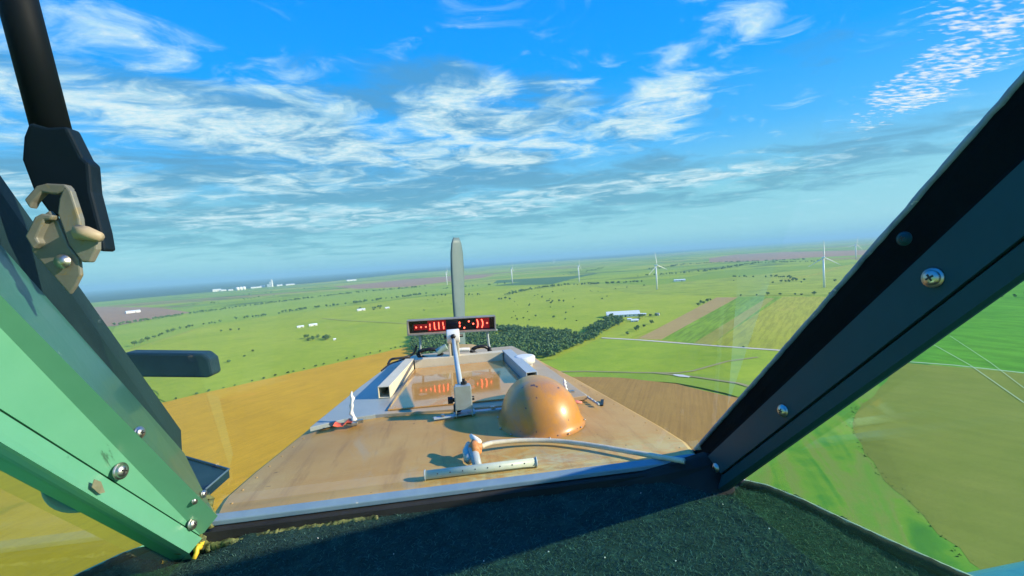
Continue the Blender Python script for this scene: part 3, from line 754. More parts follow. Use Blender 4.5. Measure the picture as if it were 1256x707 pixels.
# windscreen base: angle strip, rubber, sealant
bs = MB(); bs.prism([A(-.545, 1.04, -.497), A(-.545, 1.019, -.503), A(-.545, 1.019, -.514), A(-.545, 1.034, -.514)], (1.09, 0, 0)); part(bs, 'base_strip', worn('chipped_blue_strip', (.15, .24, .32), (.22, .32, .38), .35, nscale=9, bumpd=.0006, spots=(.50, .50, .44), spot_amt=.66), ac, bevel=.002)
rb = MB(); pts = [A(-.55+i*.022, 1.008+random.uniform(-.001, .001), -.521) for i in range(51)]; rb.tube(pts, .008, 8, .12); part(rb, 'rubber_seal', M_rub, ac)
sl_ = MB()
def lumpy(mb, pts, r, jit=.35, seg=7, n=40):
    P = [Vector(p) for p in pts]; out = []; tot = sum((b-a).length for a, b in zip(P, P[1:]))
    for a, b in zip(P, P[1:]):
        k = max(2, int(n*(b-a).length/tot))
        for i in range(k): out.append(a.lerp(b, i/k)+Vector((random.gauss(0, r*.18*min(1, jit/.25)),)*3))
    out.append(P[-1]); mb.tube(out, [r*random.uniform(1-jit*.5, 1+jit*.5) for _ in out], seg, jit)
lumpy(sl_, [A(-.565, .995, -.545), A(-.50, .992, -.540), A(-.38, 1.0, -.536), A(-.2, 1.003, -.533)], .008, .22, n=90); lumpy(sl_, [A(-.57, 1.06, -.47), A(-.55, 1.03, -.51), A(-.555, 1.0, -.535)], .013, .25, n=40)
part(sl_, 'sealant_bead', M_seal, ac)

# window posts: lofted sections along a sight-surveyed line
def loft(mb, lines, t0, t1, mi=None):
    """lines: (p0, p1) 3D pairs round the section; mi: material index per strip"""
    n = len(lines); a = [p.lerp(q, 0)+(q-p)*0 for p, q in lines]
    V = [q+(p-q)*(1-t0) if False else p+(q-p)*t0 for p, q in lines]+[p+(q-p)*t1 for p, q in lines]
    for k in range(n):
        l = (k+1) % n; mb.add([V[k], V[l], V[n+l], V[n+k]], [(0, 1, 2, 3)], mi=(mi[k] if mi else 0))
    mb.add(V[:n], [list(range(n))[::-1]]); mb.add(V[n:], [list(range(n))])
def ln(p0, p1, x0, x1=None):
    return (atx(*p0, x0), atx(*p1, x0 if x1 is None else x1))
# left: t=0 at picture edge, t=1 at the base
LP = dict(A0=ln((0, 215), (222, 528), -.61), B0=ln((0, 300), (226, 556), -.585), H=ln((0, 362), (267, 633), -.515), G=ln((0, 501), (247, 658), -.556), G2=ln((0, 504), (247.5, 660), -.562), D0=ln((0, 505), (248, 660.5), -.552),
          D=ln((0, 542), (232, 679), -.540), U=ln((0, 556), (238, 689), -.575))
def sh(l, dx, dz=0, dy=0): return (l[0]+Vector((dx, dy, dz)), l[1]+Vector((dx, dy, dz)))
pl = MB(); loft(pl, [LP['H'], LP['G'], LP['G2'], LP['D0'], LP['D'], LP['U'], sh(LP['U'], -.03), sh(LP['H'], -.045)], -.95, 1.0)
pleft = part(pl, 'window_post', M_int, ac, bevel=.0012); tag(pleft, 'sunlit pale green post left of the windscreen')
pb = MB(); loft(pb, [sh(LP['B0'], 0), sh(LP['H'], -.004), sh(LP['H'], -.05), sh(LP['B0'], -.03)], -.95, 1.0)
part(pb, 'inner_flange', worn('dark_green_flange', (.018, .085, .06), (.035, .13, .09), .4, spec=.2, nscale=4, bumpd=.001, fine=30, coat=.3, spots=(.2, .34, .25), spot_amt=.66), ac, bevel=.0012)
pa = MB(); loft(pa, [sh(LP['A0'], 0), sh(LP['B0'], -.004), sh(LP['B0'], -.04), sh(LP['A0'], -.025)], -.95, 1.0)
part(pa, 'outer_frame', worn('dark_outer_frame', (.008, .022, .026), (.016, .040, .045), .5, spec=.12, nscale=6, bumpd=.001, spots=(.25, .3, .28), spot_amt=.68), ac, bevel=.002)

RP = dict(I=ln((850, 556), (1256, 95), .585), K=ln((868, 556), (1256, 190), .575), K2=ln((868, 560), (1256, 196), .556), G=ln((884, 581), (1256, 289), .550), G2=ln((885, 583), (1256, 294), .558), D0=ln((886, 584), (1256, 296), .551),
          D=ln((880, 601), (1256, 334), .551), U=ln((888, 603), (1256, 338), .563))
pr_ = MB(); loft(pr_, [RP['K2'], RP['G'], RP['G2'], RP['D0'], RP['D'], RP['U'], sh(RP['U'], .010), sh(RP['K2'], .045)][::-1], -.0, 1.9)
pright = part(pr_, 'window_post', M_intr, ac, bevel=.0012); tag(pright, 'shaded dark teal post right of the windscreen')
pk = MB(); loft(pk, [RP['I'], RP['K'], sh(RP['K2'], .012), sh(RP['K2'], .05), sh(RP['I'], .03)][::-1], -.02, 1.9)
part(pk, 'post_rubber', worn('dull_black_rubber', (.003, .005, .006), (.006, .010, .011), .95, spec=.05, nscale=10, bumpd=.002), ac, bevel=.003)
se = MB(); lumpy(se, [RP['I'][0]+Vector((-.05, 0, -.012)), RP['I'][0]+Vector((-.004, .0, .0)), RP['I'][0].lerp(RP['I'][1], .5), RP['I'][1], RP['I'][0].lerp(RP['I'][1], 1.5)], .0045, .10, n=120); part(se, 'sealant_bead', M_sealb, ac)
cr = MB()   # black corner gusset at the foot of the right post
cr.prism([A(.30, 1.0, -.528), A(.56, 1.01, -.49), A(.60, .99, -.50), A(.585, .93, -.565), A(.50, .955, -.552), A(.40, .985, -.545)], (0, .02, 0)); part(cr, 'corner_gusset', M_rub, ac, bevel=.004)
cl = MB(); cl.lathe(A(-.585, .985, -.52), [(.012, 0), (.02, .004), (.02, .02), (.015, .024)], 14, (.6, -.8, .2)); part(cl, 'corner_plug', M_seal, ac, bevel=.001)
rs_ = MB(); lumpy(rs_, [atx(250, 662, -.556), atx(243, 672, -.55), atx(238, 686, -.553)], .006, .4, n=8); part(rs_, 'sealant_drip', worn('yellow_sealant', (.60, .42, .03), (.72, .55, .06), .4, nscale=30, spots=(.3, .12, .02), spot_amt=.6), ac)

def screw(p, nrm, r, mat_, host, phase=0.4):
    nrm = Vector(nrm).normalized(); m = MB()
    m.lathe(p, [(r*1.25, -.0005), (r*1.25, .0008), (r, .001), (r*.97, r*.25), (r*.8, r*.5), (r*.45, r*.66), (r*.05, r*.70)], 20, nrm)
    q = Vector((0,0,1)).rotation_difference(nrm).to_matrix() @ Matrix.Rotation(phase, 3, 'Z')
    s = part(m, 'screw', mat_, ac, sub=host)
    x = MB(); x.box(p+nrm*r*.66, (r*.95, r*.22, r*.12), q); x.box(p+nrm*r*.661, (r*.22, r*.95, r*.121), q)
    o = part(x, 'recess', M_black, ac, sub=host)
    return s
NL = (.95, -.25, .1); NR = (-.96, -.2, .1)
for (px, py, r, h, x, n) in [(148, 578, .0105, pleft, -.544, NL), (236, 643, .009, pleft, -.546, NL), (171, 531, .008, pleft, -.519, NL), (239, 614, .006, pleft, -.524, NL), (250, 606, .006, pleft, -.524, NL)]:
    screw(atx(px, py, x), n, r, M_steel, h, random.random())
for (px, py, r) in [(1144, 341, .0092), (960, 504, .0085), (878, 574, .008), (1109, 293, .007)]:
    screw(atx(px, py, .549 if px != 1109 else .553), NR, r, M_steel if px != 1109 else M_intr, pright, random.random())
tpm = MB(); tpm.prism([atx(x, y, -.536) for x, y in [(116, 588), (124, 591), (129, 604), (122, 606), (113, 598)]], (-.001, 0, 0)); part(tpm, 'tape_remnant', worn('old_tape', (.12, .14, .08), (.22, .22, .14), .7, nscale=60), ac, sub=pleft)
rv = MB()
for i in range(14):
    t = i/14; b = LP['A0'][0].lerp(LP['A0'][1], .2+.75*t)+(LP['B0'][0]-LP['A0'][0])*.45
    rv.lathe(b, [(.003, 0), (.0028, .0015), (.001, .0025)], 8, NL)
part(rv, 'rivet', M_alu, ac)

# glazing
gm, gt, gb = new_mat('windscreen_acrylic'); gm.node_tree.nodes.remove(gb)
def glassnodes(m, t, tint, gloss, film=0.):
    out = [n for n in m.node_tree.nodes if n.type == 'OUTPUT_MATERIAL'][0]
    tr = t.n('ShaderNodeBsdfTransparent', {0: (*tint, 1)}); gl = t.n('ShaderNodeBsdfGlossy', {'Color': (1, 1, 1, 1), 'Roughness': .03})
    fr_ = t.n('ShaderNodeFresnel', {'IOR': 1.35}); mx = t.n('ShaderNodeMixShader', {0: t.m('MULTIPLY', fr_.outputs[0], gloss), 1: tr.outputs[0], 2: gl.outputs[0]})
    res = mx.outputs[0]
    if film:
        co = obj_co(t); dust = t.smooth(t.noise(co, 70, 5, .7), .62, .80)
        df = t.n('ShaderNodeBsdfDiffuse', {0: (.7, .72, .68, 1)})
        res = t.n('ShaderNodeMixShader', {0: t.m('MULTIPLY_ADD', dust, film, film*.25), 1: res, 2: df.outputs[0]}).outputs[0]
    m.node_tree.links.new(res, out.inputs[0])
glassnodes(gm, gt, (.985, .995, .99), .10, .006)
sm_, st_, sb_ = new_mat('tinted_side_acrylic'); sm_.node_tree.nodes.remove(sb_); glassnodes(sm_, st_, (.80, .97, .78), .2, .03)
ws = MB(); ws.prism([A(-.60, 1.050, -.495), A(.60, 1.050, -.495), A(.60, .555, .42), A(-.60, .555, .42)], (0, .0025, .002)); part(ws, 'windscreen_glass', gm, ac)
for s, wp_ in ((-1, [(.985, -.565), (.62, -.04), (.24, .40)]), (1, [(.955, -.565), (.47, -.03), (.09, .40)])):
    sg_ = MB(); sg_.prism([A(s*.580, y, z) for y, z in wp_]+[A(s*.580, -.35, .42), A(s*.580, -.35, -.60), A(s*.580, .44, -.60)], (s*.0025, 0, 0))
    part(sg_, 'side_window', sm_, ac)
fl_ = MB(); fl_.box(A(0, .05, -1.22), (1.7, 1.95, .03)); part(fl_, 'cockpit_floor', M_rub, ac)
fw_ = MB(); fw_.box(A(0, .98, -.90), (1.14, .03, .60)); part(fw_, 'instrument_panel', M_rub, ac)
# cockpit sills and outer skin
sill = [(905, 588), (940, 596), (985, 614), (1030, 636), (1100, 668), (1160, 695), (1195, 710), (1290, 765)]
SP = [atz(x, y, -.555) for x, y in sill]; SP = [A(.545, 1.0, -.545)]+SP
sk = MB(); sk.tube(SP, .0035, 8); part(sk, 'sill_trim', M_white, ac)
sb2 = MB(); lumpy(sb2, [p+Vector((-.013, -.013, -.006)) for p in SP], .015, .06, n=60); part(sb2, 'sill_rubber', M_rub, ac)
# left sill
SLf = [atz(x, y, -.555) for x, y in [(240, 655), (215, 664), (190, 666), (150, 680), (95, 706), (20, 745), (-60, 800)]]
sk = MB(); sk.tube(SLf, .0035, 8); part(sk, 'sill_trim', worn('teal_trim', (.25, .60, .50), (.35, .70, .6), .35, nscale=9), ac)
sb2 = MB(); lumpy(sb2, [p+Vector((.013, -.013, -.006)) for p in SLf], .015, .06, n=60); part(sb2, 'sill_rubber', M_rub, ac)
M_skin = worn('outer_skin_paint', (.60, .68, .62), (.68, .74, .68), .35, nscale=4, bumpd=.0003)
for P, s in ((SP, 1), (SLf, -1)):
    m_ = MB(); P2 = P+[P[-1]+Vector((0, -.9, 0))]
    prf = [(0, -.001), (.010, -.012), (.02, -.05), (.01, -.4), (-.1, -.75)]; V = []; f_ = []
    for p in P2:
        for ox, oz in prf: V.append(p+Vector((s*ox, 0, oz)))
    for j in range(len(P2)-1):
        for k in range(len(prf)-1): a = j*5+k; f_.append((a, a+1, a+6, a+5))
    m_.add(V, f_, True); part(m_, 'fuselage_side', M_skin, ac)

# wing, both sides
M_wing = worn('pale_blue_wing_paint', (.40, .86, .88), (.46, .92, .92), .3, nscale=2, bumpd=.0003)
for s in (-1, 1):
    wg = MB(); V = []; sec = [(0, 0), (.03, .055), (.12, .11), (.35, .16), (.8, .17), (1.9, .06), (1.9, .0), (.8, -.08), (.12, -.06), (.03, -.03)]
    for x in (.62, 7.2):
        for yy, zz in sec: V.append(A(s*x, 1.47-yy, -1.36+zz+(x-.62)*.03))
    n = len(sec); f_ = [(i, (i+1) % n, n+(i+1) % n, n+i) for i in range(n)]+[list(range(n))[::-1], list(range(n, 2*n))]
    wg.add(V, f_, False); o = part(wg, 'wing', M_wing, ac)
    for p in o.data.polygons: p.use_smooth = len(p.vertices) == 4
# small triangular cowl corner on the left
tc = MB(); tri = [atz(222, 560, -.515), atz(281, 577, -.515), atz(252, 602, -.515), atz(225, 585, -.515)]; tc.prism(tri, (0, 0, -.02)); o1 = part(tc, 'corner_fairing', M_navy, ac, bevel=.001)
tr_ = MB(); tr_.tube([tri[0]+Vector((0, 0, .003)), tri[1]+Vector((0, 0, .003)), tri[2]+Vector((0, 0, .003))], .0028, 8); part(tr_, 'fairing_rim', worn('rim_blue', (.05, .10, .15), (.09, .15, .2), .5, spec=.2), ac, sub=o1)
# round porthole scoop below the left post
dc = MB(); c_ = aty(100, 590, .93); dc.lathe(c_, [(.045, -.012), (.053, -.008), (.056, 0), (.053, .008), (.047, .009), (.044, .004), (.02, .002), (.001, .002)], 32, (.35, -.9, .15)); part(dc, 'round_vent', worn('teal_vent', (.05, .22, .26), (.10, .30, .32), .2, nscale=10, bumpd=0), ac)

# propeller at rest, one blade up
pp = thing('propeller', A(0, 4.45, -1.14), 'grey propeller blade standing upright behind the red display', 'propeller')
M_prop = worn('blade_paint', (.11, .17, .18), (.14, .20, .21), .5, nscale=4, bumpd=0)
PC = A(0, 4.42, -1.14)
for k in range(3):
    a = .034+k*2.0944; u = Vector((math.sin(a), 0, math.cos(a))); v_ = Vector((math.cos(a), 0, -math.sin(a))); V = []
    st = [(.12, .05, .05, 70), (.25, .055, .045, 62), (.45, .075, .03, 54), (.8, .085, .018, 46), (1.1, .082, .012, 40), (1.24, .075, .009, 38), (1.33, .060, .007, 37), (1.385, .034, .004, 36)]
    for d, c, th, tw_ in st:
        q = Matrix.Rotation(R(tw_), 3, u)
        for i in range(8):
            an = 2*math.pi*i/8; V.append(PC+u*d+q @ (v_*math.cos(an)*c+Vector((0, 1, 0))*math.sin(an)*th))
    f_ = [(i*8+j, i*8+(j+1) % 8, (i+1)*8+(j+1) % 8, (i+1)*8+j) for i in range(len(st)-1) for j in range(8)]+[list(range(8))[::-1], [(len(st)-1)*8+j for j in range(8)]]
    part(MB().add(V, f_, True), 'propeller_blade', M_prop, pp)
part(MB().lathe(PC+Vector((0, .30, 0)), [(.01, .05), (.09, 0), (.14, -.12), (.16, -.3), (.15, -.42)], 24, (0, 1, 0)), 'spinner', M_white, pp)
part(MB().lathe(A(0, 2.9, -1.14), [(.45, 0), (.52, .3), (.50, .8), (.36, 1.15), (.2, 1.3)], 32, (0, 1, 0)), 'engine_cowling', M_hood, ac)

# ------------------------------------------------------------------ light bar
lb = thing('light_bar', A(-.03, 2.45, -.49), 'red numeric display bar standing on two brackets at the front of the hood', 'display')
Y0 = 2.45
TL, TR, BL, BR = aty(500.1, 393.1, Y0), aty(606.2, 387.2, Y0), aty(500.4, 411.2, Y0), aty(607.9, 405.3, Y0)
ux = (TR-TL).normalized(); uz = Vector((0, 0, 1)); uz = (uz-ux*uz.dot(ux)).normalized(); uy = uz.cross(ux)
W_ = (BR-BL).length; H_ = .078; LBO = BL+ux*.0
def L(u, v, d=0): return LBO+ux*u*W_+uz*v*H_+uy*d
M_lbh = worn('display_housing', (.20, .19, .17), (.32, .30, .26), .5, nscale=30, bumpd=.0003, spots=(.5, .47, .4), spot_amt=.64)
hb = MB()
def slab(mb, u0, u1, v0, v1, d0, d1, mi=0):
    V = [L(u, v, d) for d in (d0, d1) for u, v in ((u0, v0), (u1, v0), (u1, v1), (u0, v1))]
    mb.add(V, [(0, 1, 2, 3), (7, 6, 5, 4), (0, 4, 5, 1), (1, 5, 6, 2), (2, 6, 7, 3), (3, 7, 4, 0)], mi=mi)
slab(hb, 0, 1, 0, .10, -.035, .03); slab(hb, 0, 1, .94, 1, -.035, .03); slab(hb, 0, .018, .102, .938, -.035, .03); slab(hb, .985, 1, .102, .938, -.035, .03); slab(hb, .019, .984, .103, .937, .012, .028)
part(hb, 'housing', M_lbh, lb, bevel=.001)
scm, sct, scb = new_mat('display_face'); scb.inputs['Base Color'].default_value = (.012, .006, .010, 1); scb.inputs['Roughness'].default_value = .15
fc = MB(); slab(fc, .019, .984, .104, .936, .004, .0115); part(fc, 'display_face', scm, lb)
em, et, eb = new_mat('red_led'); eb.inputs['Base Color'].default_value = (.5, .02, .01, 1); eb.inputs['Emission Color'].default_value = (1, .10, .055, 1); eb.inputs['Emission Strength'].default_value = 3.2
gl_m, glt, glb = new_mat('led_glow_lens'); glb.inputs['Base Color'].default_value = (.16, .006, .008, 1); glb.inputs['Emission Color'].default_value = (1, .01, .012, 1); glb.inputs['Emission Strength'].default_value = .10
def seg(pts, r, name='digit_segment'):
    m_ = MB()
    if len(pts) == 1:
        c = pts[0]; m_.lathe(L(c[0], c[1], .0035), [(r, -.001), (r, .0012), (r*.4, .002)], 12, -uy)
    else: m_.tube([L(u, v, .0032) for u, v in pts], r, 8, flat=1)
    part(m_, name, em, lb)
# measured on the bar: dots, four strokes, stroke, dots, two brackets, dot
for u, v in ((.095, .47), (.15, .47), (.205, .47)): seg([(u, v)], .0042, 'led_dot')
seg([(.250, .25), (.250, .40)], .0026); seg([(.250, .46), (.250, .66)], .0026)
seg([(.300, .75), (.302, .30), (.318, .26)], .0026); seg([(.352, .27), (.350, .74)], .0026); seg([(.405, .26), (.405, .46)], .0028); seg([(.400, .50), (.398, .73)], .0026)
seg([(.588, .34), (.589, .45)], .003); seg([(.589, .52), (.588, .68)], .003)
for u, v in ((.640, .26), (.695, .68), (.745, .50), (.905, .50)): seg([(u, v)], .0045, 'led_dot')
seg([(.788, .22), (.798, .36), (.800, .5), (.797, .64), (.787, .78)], .003); seg([(.842, .20), (.853, .36), (.856, .5), (.852, .64), (.840, .78)], .003)
lens = MB(); slab(lens, .225, .43, .16, .86, .0030, .0039); part(lens, 'lit_lens', gl_m, lb); lens = MB(); slab(lens, .07, .22, .28, .66, .0030, .0039); part(lens, 'lit_lens', gl_m, lb); lens = MB(); slab(lens, .775, .93, .16, .86, .0030, .0039); part(lens, 'lit_lens', gl_m, lb)
b1 = MB(); pts = [L(.07, -.02, 0), L(.125, -.05, 0), L(.135, -.5, .0), L(.125, -1.2, .01), L(.10, -1.75, .03)]; b1.tube(pts, .006, 8, flat=1); part(b1, 'bracket', M_greyp, lb)
b2 = MB(); b2.tube([L(.905, 0, 0), L(.905, -.3, 0), L(.91, -.9, .0), L(.93, -1.45, .01), L(.93, -1.85, .01)], .0065, 8); b2.box(L(.945, -.02, 0), (.07, .02, .006)); part(b2, 'bracket', M_greyp, lb)

# ------------------------------------------------------------------ hopper latch arm
la = thing('hopper_latch', A(0, 1.53, -.49), 'grey steel latch arm from a cream fork to a square bracket over the lid', 'latch')
ck = MB(); c_ = A(-.026, 2.262, -.396)
for s in (-1, 1): ck.box(c_+Vector((s*.02, 0, -.012)), (.010, .04, .10))
ck.box(c_+Vector((0, .02, -.02)), (.03, .006, .08)); part(ck, 'fork', M_cream, la, bevel=.002)
ck = MB(); ck.lathe(c_+Vector((-.031, 0, .046)), [(.034, 0), (.034, .062)], 22, (1, 0, 0)); part(ck, 'fork_eye', M_white, la, bevel=.004)
ck = MB(); ck.tube([c_+Vector((-.044, -.0, .046)), c_+Vector((.048, 0, .046))], .008, 8); ck.tube([c_+Vector((.0, -.034, .05)), c_+Vector((.0, -.042, .05))], .013, 6); part(ck, 'pin', M_black, la)
rp = MB(); rp.tube([A(-.026, 2.24, -.362), A(-.021, 2.05, -.368), A(-.015, 1.8, -.380), A(-.006, 1.535, -.402)], .0095, 10); part(rp, 'rod', M_greyp, la)
bk = MB(); o_ = A(.0, 1.505, -.443)
bk.box(o_+Vector((0, -.018, .01)), (.052, .004, .078)); 
for s in (-1, 1): bk.box(o_+Vector((s*.026, .004, -.006)), (.004, .046, .092))
bk.box(o_+Vector((0, .0, .046)), (.048, .036, .004)); part(bk, 'bracket', M_alu, la, bevel=.0012)
bf = MB(); bf.box(o_+Vector((-.045, -.005, -.049)), (.11, .022, .004), Matrix.Rotation(.12, 3, 'Z')); bf.box(o_+Vector((.075, .012, -.048)), (.13, .018, .004), Matrix.Rotation(-.05, 3, 'Z')); bf.box(o_+Vector((0, .02, -.050)), (.07, .05, .004)); part(bf, 'base_plate', M_greyp, la, bevel=.001)
bo = MB(); bo.tube([o_+Vector((-.044, .004, -.0)), o_+Vector((.036, .004, .0))], .007, 8); bo.lathe(o_+Vector((-.05, .004, 0)), [(.012, 0), (.012, .016)], 6, (1, 0, 0), smooth=False); bo.lathe(o_+Vector((-.034, .014, -.03)), [(.012, 0), (.016, .004), (.016, .02), (.01, .026)], 10, (1, 0, 0)); bo.lathe(o_+Vector((.005, .008, .048)), [(.010, 0), (.010, .008), (.005, .009), (.005, .018)], 6, smooth=False); part(bo, 'bolt', M_black, la)
bo = MB(); bo.lathe(o_+Vector((.095, .012, -.045)), [(.009, 0), (.009, .008)], 6, smooth=False); bo.lathe(o_+Vector((-.07, -.008, -.046)), [(.007, 0), (.007, .006)], 6, smooth=False); part(bo, 'bolt', M_steel, la)

# ------------------------------------------------------------------ cables
def spline(P, n=10):
    P = [Vector(p) for p in P]; out = []
    for i in range(len(P)-1):
        a, b, c, d = P[max(i-1, 0)], P[i], P[i+1], P[min(i+2, len(P)-1)]
        for k in range(n):
            t = k/n; out.append(.5*((2*b)+(c-a)*t+(2*a-5*b+4*c-d)*t*t+(3*b-a-3*c+d)*t**3))
    return out+[P[-1]]
def cable(pts, r, name, label, m, group=None):
    mb = MB(); mb.tube(spline(pts, 8), r, 8); return single(mb, name, m, pts[0], label, 'cable', group)
yc = 2.37
cable([aty(476, 447, 2.3), aty(480, 441, 2.35), aty(490, 439.5, 2.4), aty(501, 437.5, 2.45), aty(508, 433, 2.46), aty(511, 424, 2.46)], .006, 'cable', 'black cable looping down left from the display bracket', M_black)
cable([aty(468, 455, 2.2), aty(478, 447, 2.3), aty(492, 442, 2.40), aty(503, 439, 2.45)], .004, 'cable', 'thin black cable lying over the left hood edge', M_black)
def coil(x, y, rx, ry, n, seed, label):
    rd_ = random.Random(seed); pts = []
    for i in range(n*12+1):
        a = i/12*2*math.pi; pts.append(aty(x+math.cos(a)*rx*(1+.12*math.sin(i*.7)), y+math.sin(a)*ry*(1+.15*math.cos(i*.5)), yc+.012*math.sin(i*.9)))
    mb = MB(); mb.tube(pts, .0085, 7); single(mb, 'cable_coil', M_black, pts[0], label, 'cable')
coil(527, 434, 14, 6, 3, 1, 'coiled black cable left of the cream fork'); coil(590, 431, 11, 6.5, 3, 2, 'coiled black cable right of the cream fork')
cable([aty(536, 432, 2.33), aty(541, 429, 2.33), aty(548, 425.5, 2.33)], .016, 'cable_sleeve', 'pale green cable sleeve lying behind the fork on its left', worn('pale_green_sleeve', (.30, .42, .34), (.38, .5, .42), .5))
cable([aty(562, 429.5, 2.32), aty(569, 429, 2.32), aty(576, 429, 2.32)], .010, 'connector_plug', 'small white plug right of the cream fork', M_white)
cable([aty(577, 430, 2.33), aty(584, 434, 2.33), aty(592, 436, 2.33)], .009, 'cable', 'black cable from the white plug to the right coil', M_black)

# ------------------------------------------------------------------ hood fittings
def pin(x, y, h, label, lean=(0, 0), flag=None, sc=1.0):
    r = thing('locking_pin', A(x, y, -.492), label, 'pin'); m_ = MB(); b = A(x, y, -.498)
    rr = random.Random(int(x*100)); z = 0
    P = [b+Vector((rr.uniform(-.004, .004)+lean[0]*k/9, rr.uniform(-.003, .003)+lean[1]*k/9, h*k/9)) for k in range(10)]
    m_.tube(P, [.007*sc, .011*sc, .004*sc, .009*sc, .004*sc, .008*sc, .0035*sc, .008*sc, .004*sc, .002*sc], 8, .25); part(m_, 'pin_body', M_white, r)
    m_ = MB(); m_.lathe(b+Vector((0, 0, .001)), [(.022*sc, 0), (.022*sc, .007), (.012*sc, .010)], 8, smooth=False); m_.box(b+Vector((.018*sc, -.004, .008)), (.03*sc, .012, .010)); part(m_, 'pin_base', M_steel, r)
    if flag:
        fx, fy = flag; m_ = MB(); q = b+Vector((0, -.004, .012)); V = []
        for k in range(5):
            t = k/4; c = q+Vector((fx*t, fy*t, -.006*t+.006*math.sin(k*2)))
            V += [c+Vector((0, .015, .002)), c+Vector((0, -.015, 0)), c+Vector((0, -.015, -.002)), c+Vector((0, .015, 0))]
        f_ = [(4*k+j, 4*k+(j+1) % 4, 4*k+4+(j+1) % 4, 4*k+4+j) for k in range(4) for j in range(4)]+[(0, 1, 2, 3), (19, 18, 17, 16)]
        m_.add(V, f_, True); part(m_, 'flag', worn('red_flag', (.75, .10, .05), (.82, .16, .08), .6), r)
    return r
pin(-.362, 1.545, .105, 'tall whitish locking pin with a red tag on the left of the hood', (.0, .01), (-.055, -.012))
pin(.372, 1.62, .055, 'short whitish locking pin right behind the amber dome', (-.008, .01), None, .8)
fl = MB(); fl.tube([A(.352, 1.50, -.492), A(.374, 1.495, -.488), A(.392, 1.492, -.492)], [.008, .013, .007], 8, .25, flat=.45); single(fl, 'tag', worn('pink_tag', (.75, .22, .14), (.8, .28, .2), .6), A(.352, 1.5, -.492), 'small pink red tag lying on the hood right of the dome', 'tag')

# washer pipe
wpz = thing('washer_pipe', A(.03, 1.09, -.495), 'pale perforated washer tube lying across the hood below the windscreen', 'pipe')
p0, p1 = atz(522, 583, -.489), atz(657, 567, -.489)
m_ = MB(); m_.tube([p0, p1], .0105, 14); part(m_, 'perforated_tube', worn('pale_green_alu', (.42, .48, .38), (.52, .57, .46), .4, nscale=30, bumpd=.0003), wpz)
dn = (EYE-p0).normalized()
for k in range(8):
    c = p0.lerp(p1, .105+k*.113); d_ = (EYE-c).normalized()
    m_ = MB(); m_.lathe(c+d_*.0098, [(.0018, 0), (.0016, .0010)], 8, d_); part(m_, 'hole', M_black, wpz)
for c, s in ((p0, -1), (p1, 1)): m_ = MB(); m_.lathe(c, [(.0125, 0), (.0125, .003)], 14, (p1-p0)*s); part(m_, 'end_cap', M_greyp, wpz)
nz = MB(); nz.tube([atz(586, 573, -.488), atz(583, 562, -.478), atz(580, 552, -.468)], [.011, .012, .014], 10); part(nz, 'stub', M_greyp, wpz)
nz = MB(); nz.tube([atz(575, 566, -.485), atz(573, 556, -.478), atz(575, 545, -.468)], [.010, .014, .008], 8, .2); part(nz, 'bracket', M_alu, wpz)
nz = MB(); nz.tube([atz(584, 556, -.470), atz(582, 549, -.463), atz(583, 543, -.46)], [.013, .016, .011], 9, .18); nz.tube([atz(578, 548, -.460), atz(591, 549, -.463)], [.010, .009], 8, .2); part(nz, 'orange_clamp', worn('orange_clamp', (.62, .22, .06), (.70, .30, .10), .55, nscale=40, spots=(.25, .10, .04), spot_amt=.6), wpz)
nz = MB(); nz.tube([atz(588, 543, -.455), atz(581, 537, -.452), atz(577, 534, -.45)], [.009, .008, .004], 6, .3); part(nz, 'knob', M_white, wpz)
hz_pts = [atz(590, 548, -.470), atz(604, 543.5, -.474), atz(640, 540.5, -.482), atz(680, 541, -.488), atz(720, 545.5, -.490), atz(765, 553, -.492), atz(805, 560, -.493), atz(840, 566, -.490)]
single(MB().tube(spline(hz_pts, 8), .0062, 10, .04), 'hose', worn('dirty_white_hose', (.52, .48, .36), (.66, .62, .50), .5, nscale=40, spots=(.12, .09, .05), spot_amt=.64), hz_pts[0], 'dirty white hose curving from the orange clamp to the right corner', 'hose')

# ------------------------------------------------------------------ mat (rough carpet on the coaming)
mm, mt_, mb_ = new_mat('dark_green_carpet'); co = obj_co(mt_)
cc_ = mt_.ramp(mt_.noise(co, 26, 8, .75, .5), [(.32, (.005, .012, .015)), (.55, (.014, .036, .036)), (.75, (.04, .095, .075))])
mt_.put(mb_.inputs['Base Color'], cc_); mb_.inputs['Roughness'].default_value = 1; mb_.inputs['Specular IOR Level'].default_value = .05
mb_.inputs['Sheen Weight'].default_value = .12; mb_.inputs['Sheen Roughness'].default_value = .6; mb_.inputs['Sheen Tint'].default_value = (.4, .9, .7, 1)
mt_.put(mb_.inputs['Normal'], mt_.bump(mt_.noise(co, 75, 8, .8, .8), .9, .006))
mp = [p.copy() for p in SLf[::-1]][:6]
outline = [Vector(p) for p in SLf[::-1]]+[A(-.50, .995, 0)]+[A(x/10, 1.012, 0) for x in range(-4, 5)]+[A(.52, .985, 0)]+SP[1:]
Q = [(p.x, p.y) for p in outline]
cb = MB(); cb.prism([Vector((p.x, p.y, ALT-.602)) for p in outline], (0, 0, .030)); part(cb, 'coaming', M_rub, ac)
cb = MB(); cb.box(A(0, 1.018, -.548), (1.10, .036, .064)); part(cb, 'coaming_edge', M_rub, ac)
cm = MB(); STEP = .012; idx = {}; gx = int(2.4/STEP); gy = int(1.2/STEP)
def matz(x, y): return ALT-.556+.026*max(0, min(1, (y-.86)/.14))**1.5*max(0, min(1, (.56-abs(x))/.10))-.035*max(0, .8-y)+.004*noise.noise(Vector((x*14, y*14, 0)))+.0025*noise.noise(Vector((x*60, y*60, 3)))
V = []; f_ = []
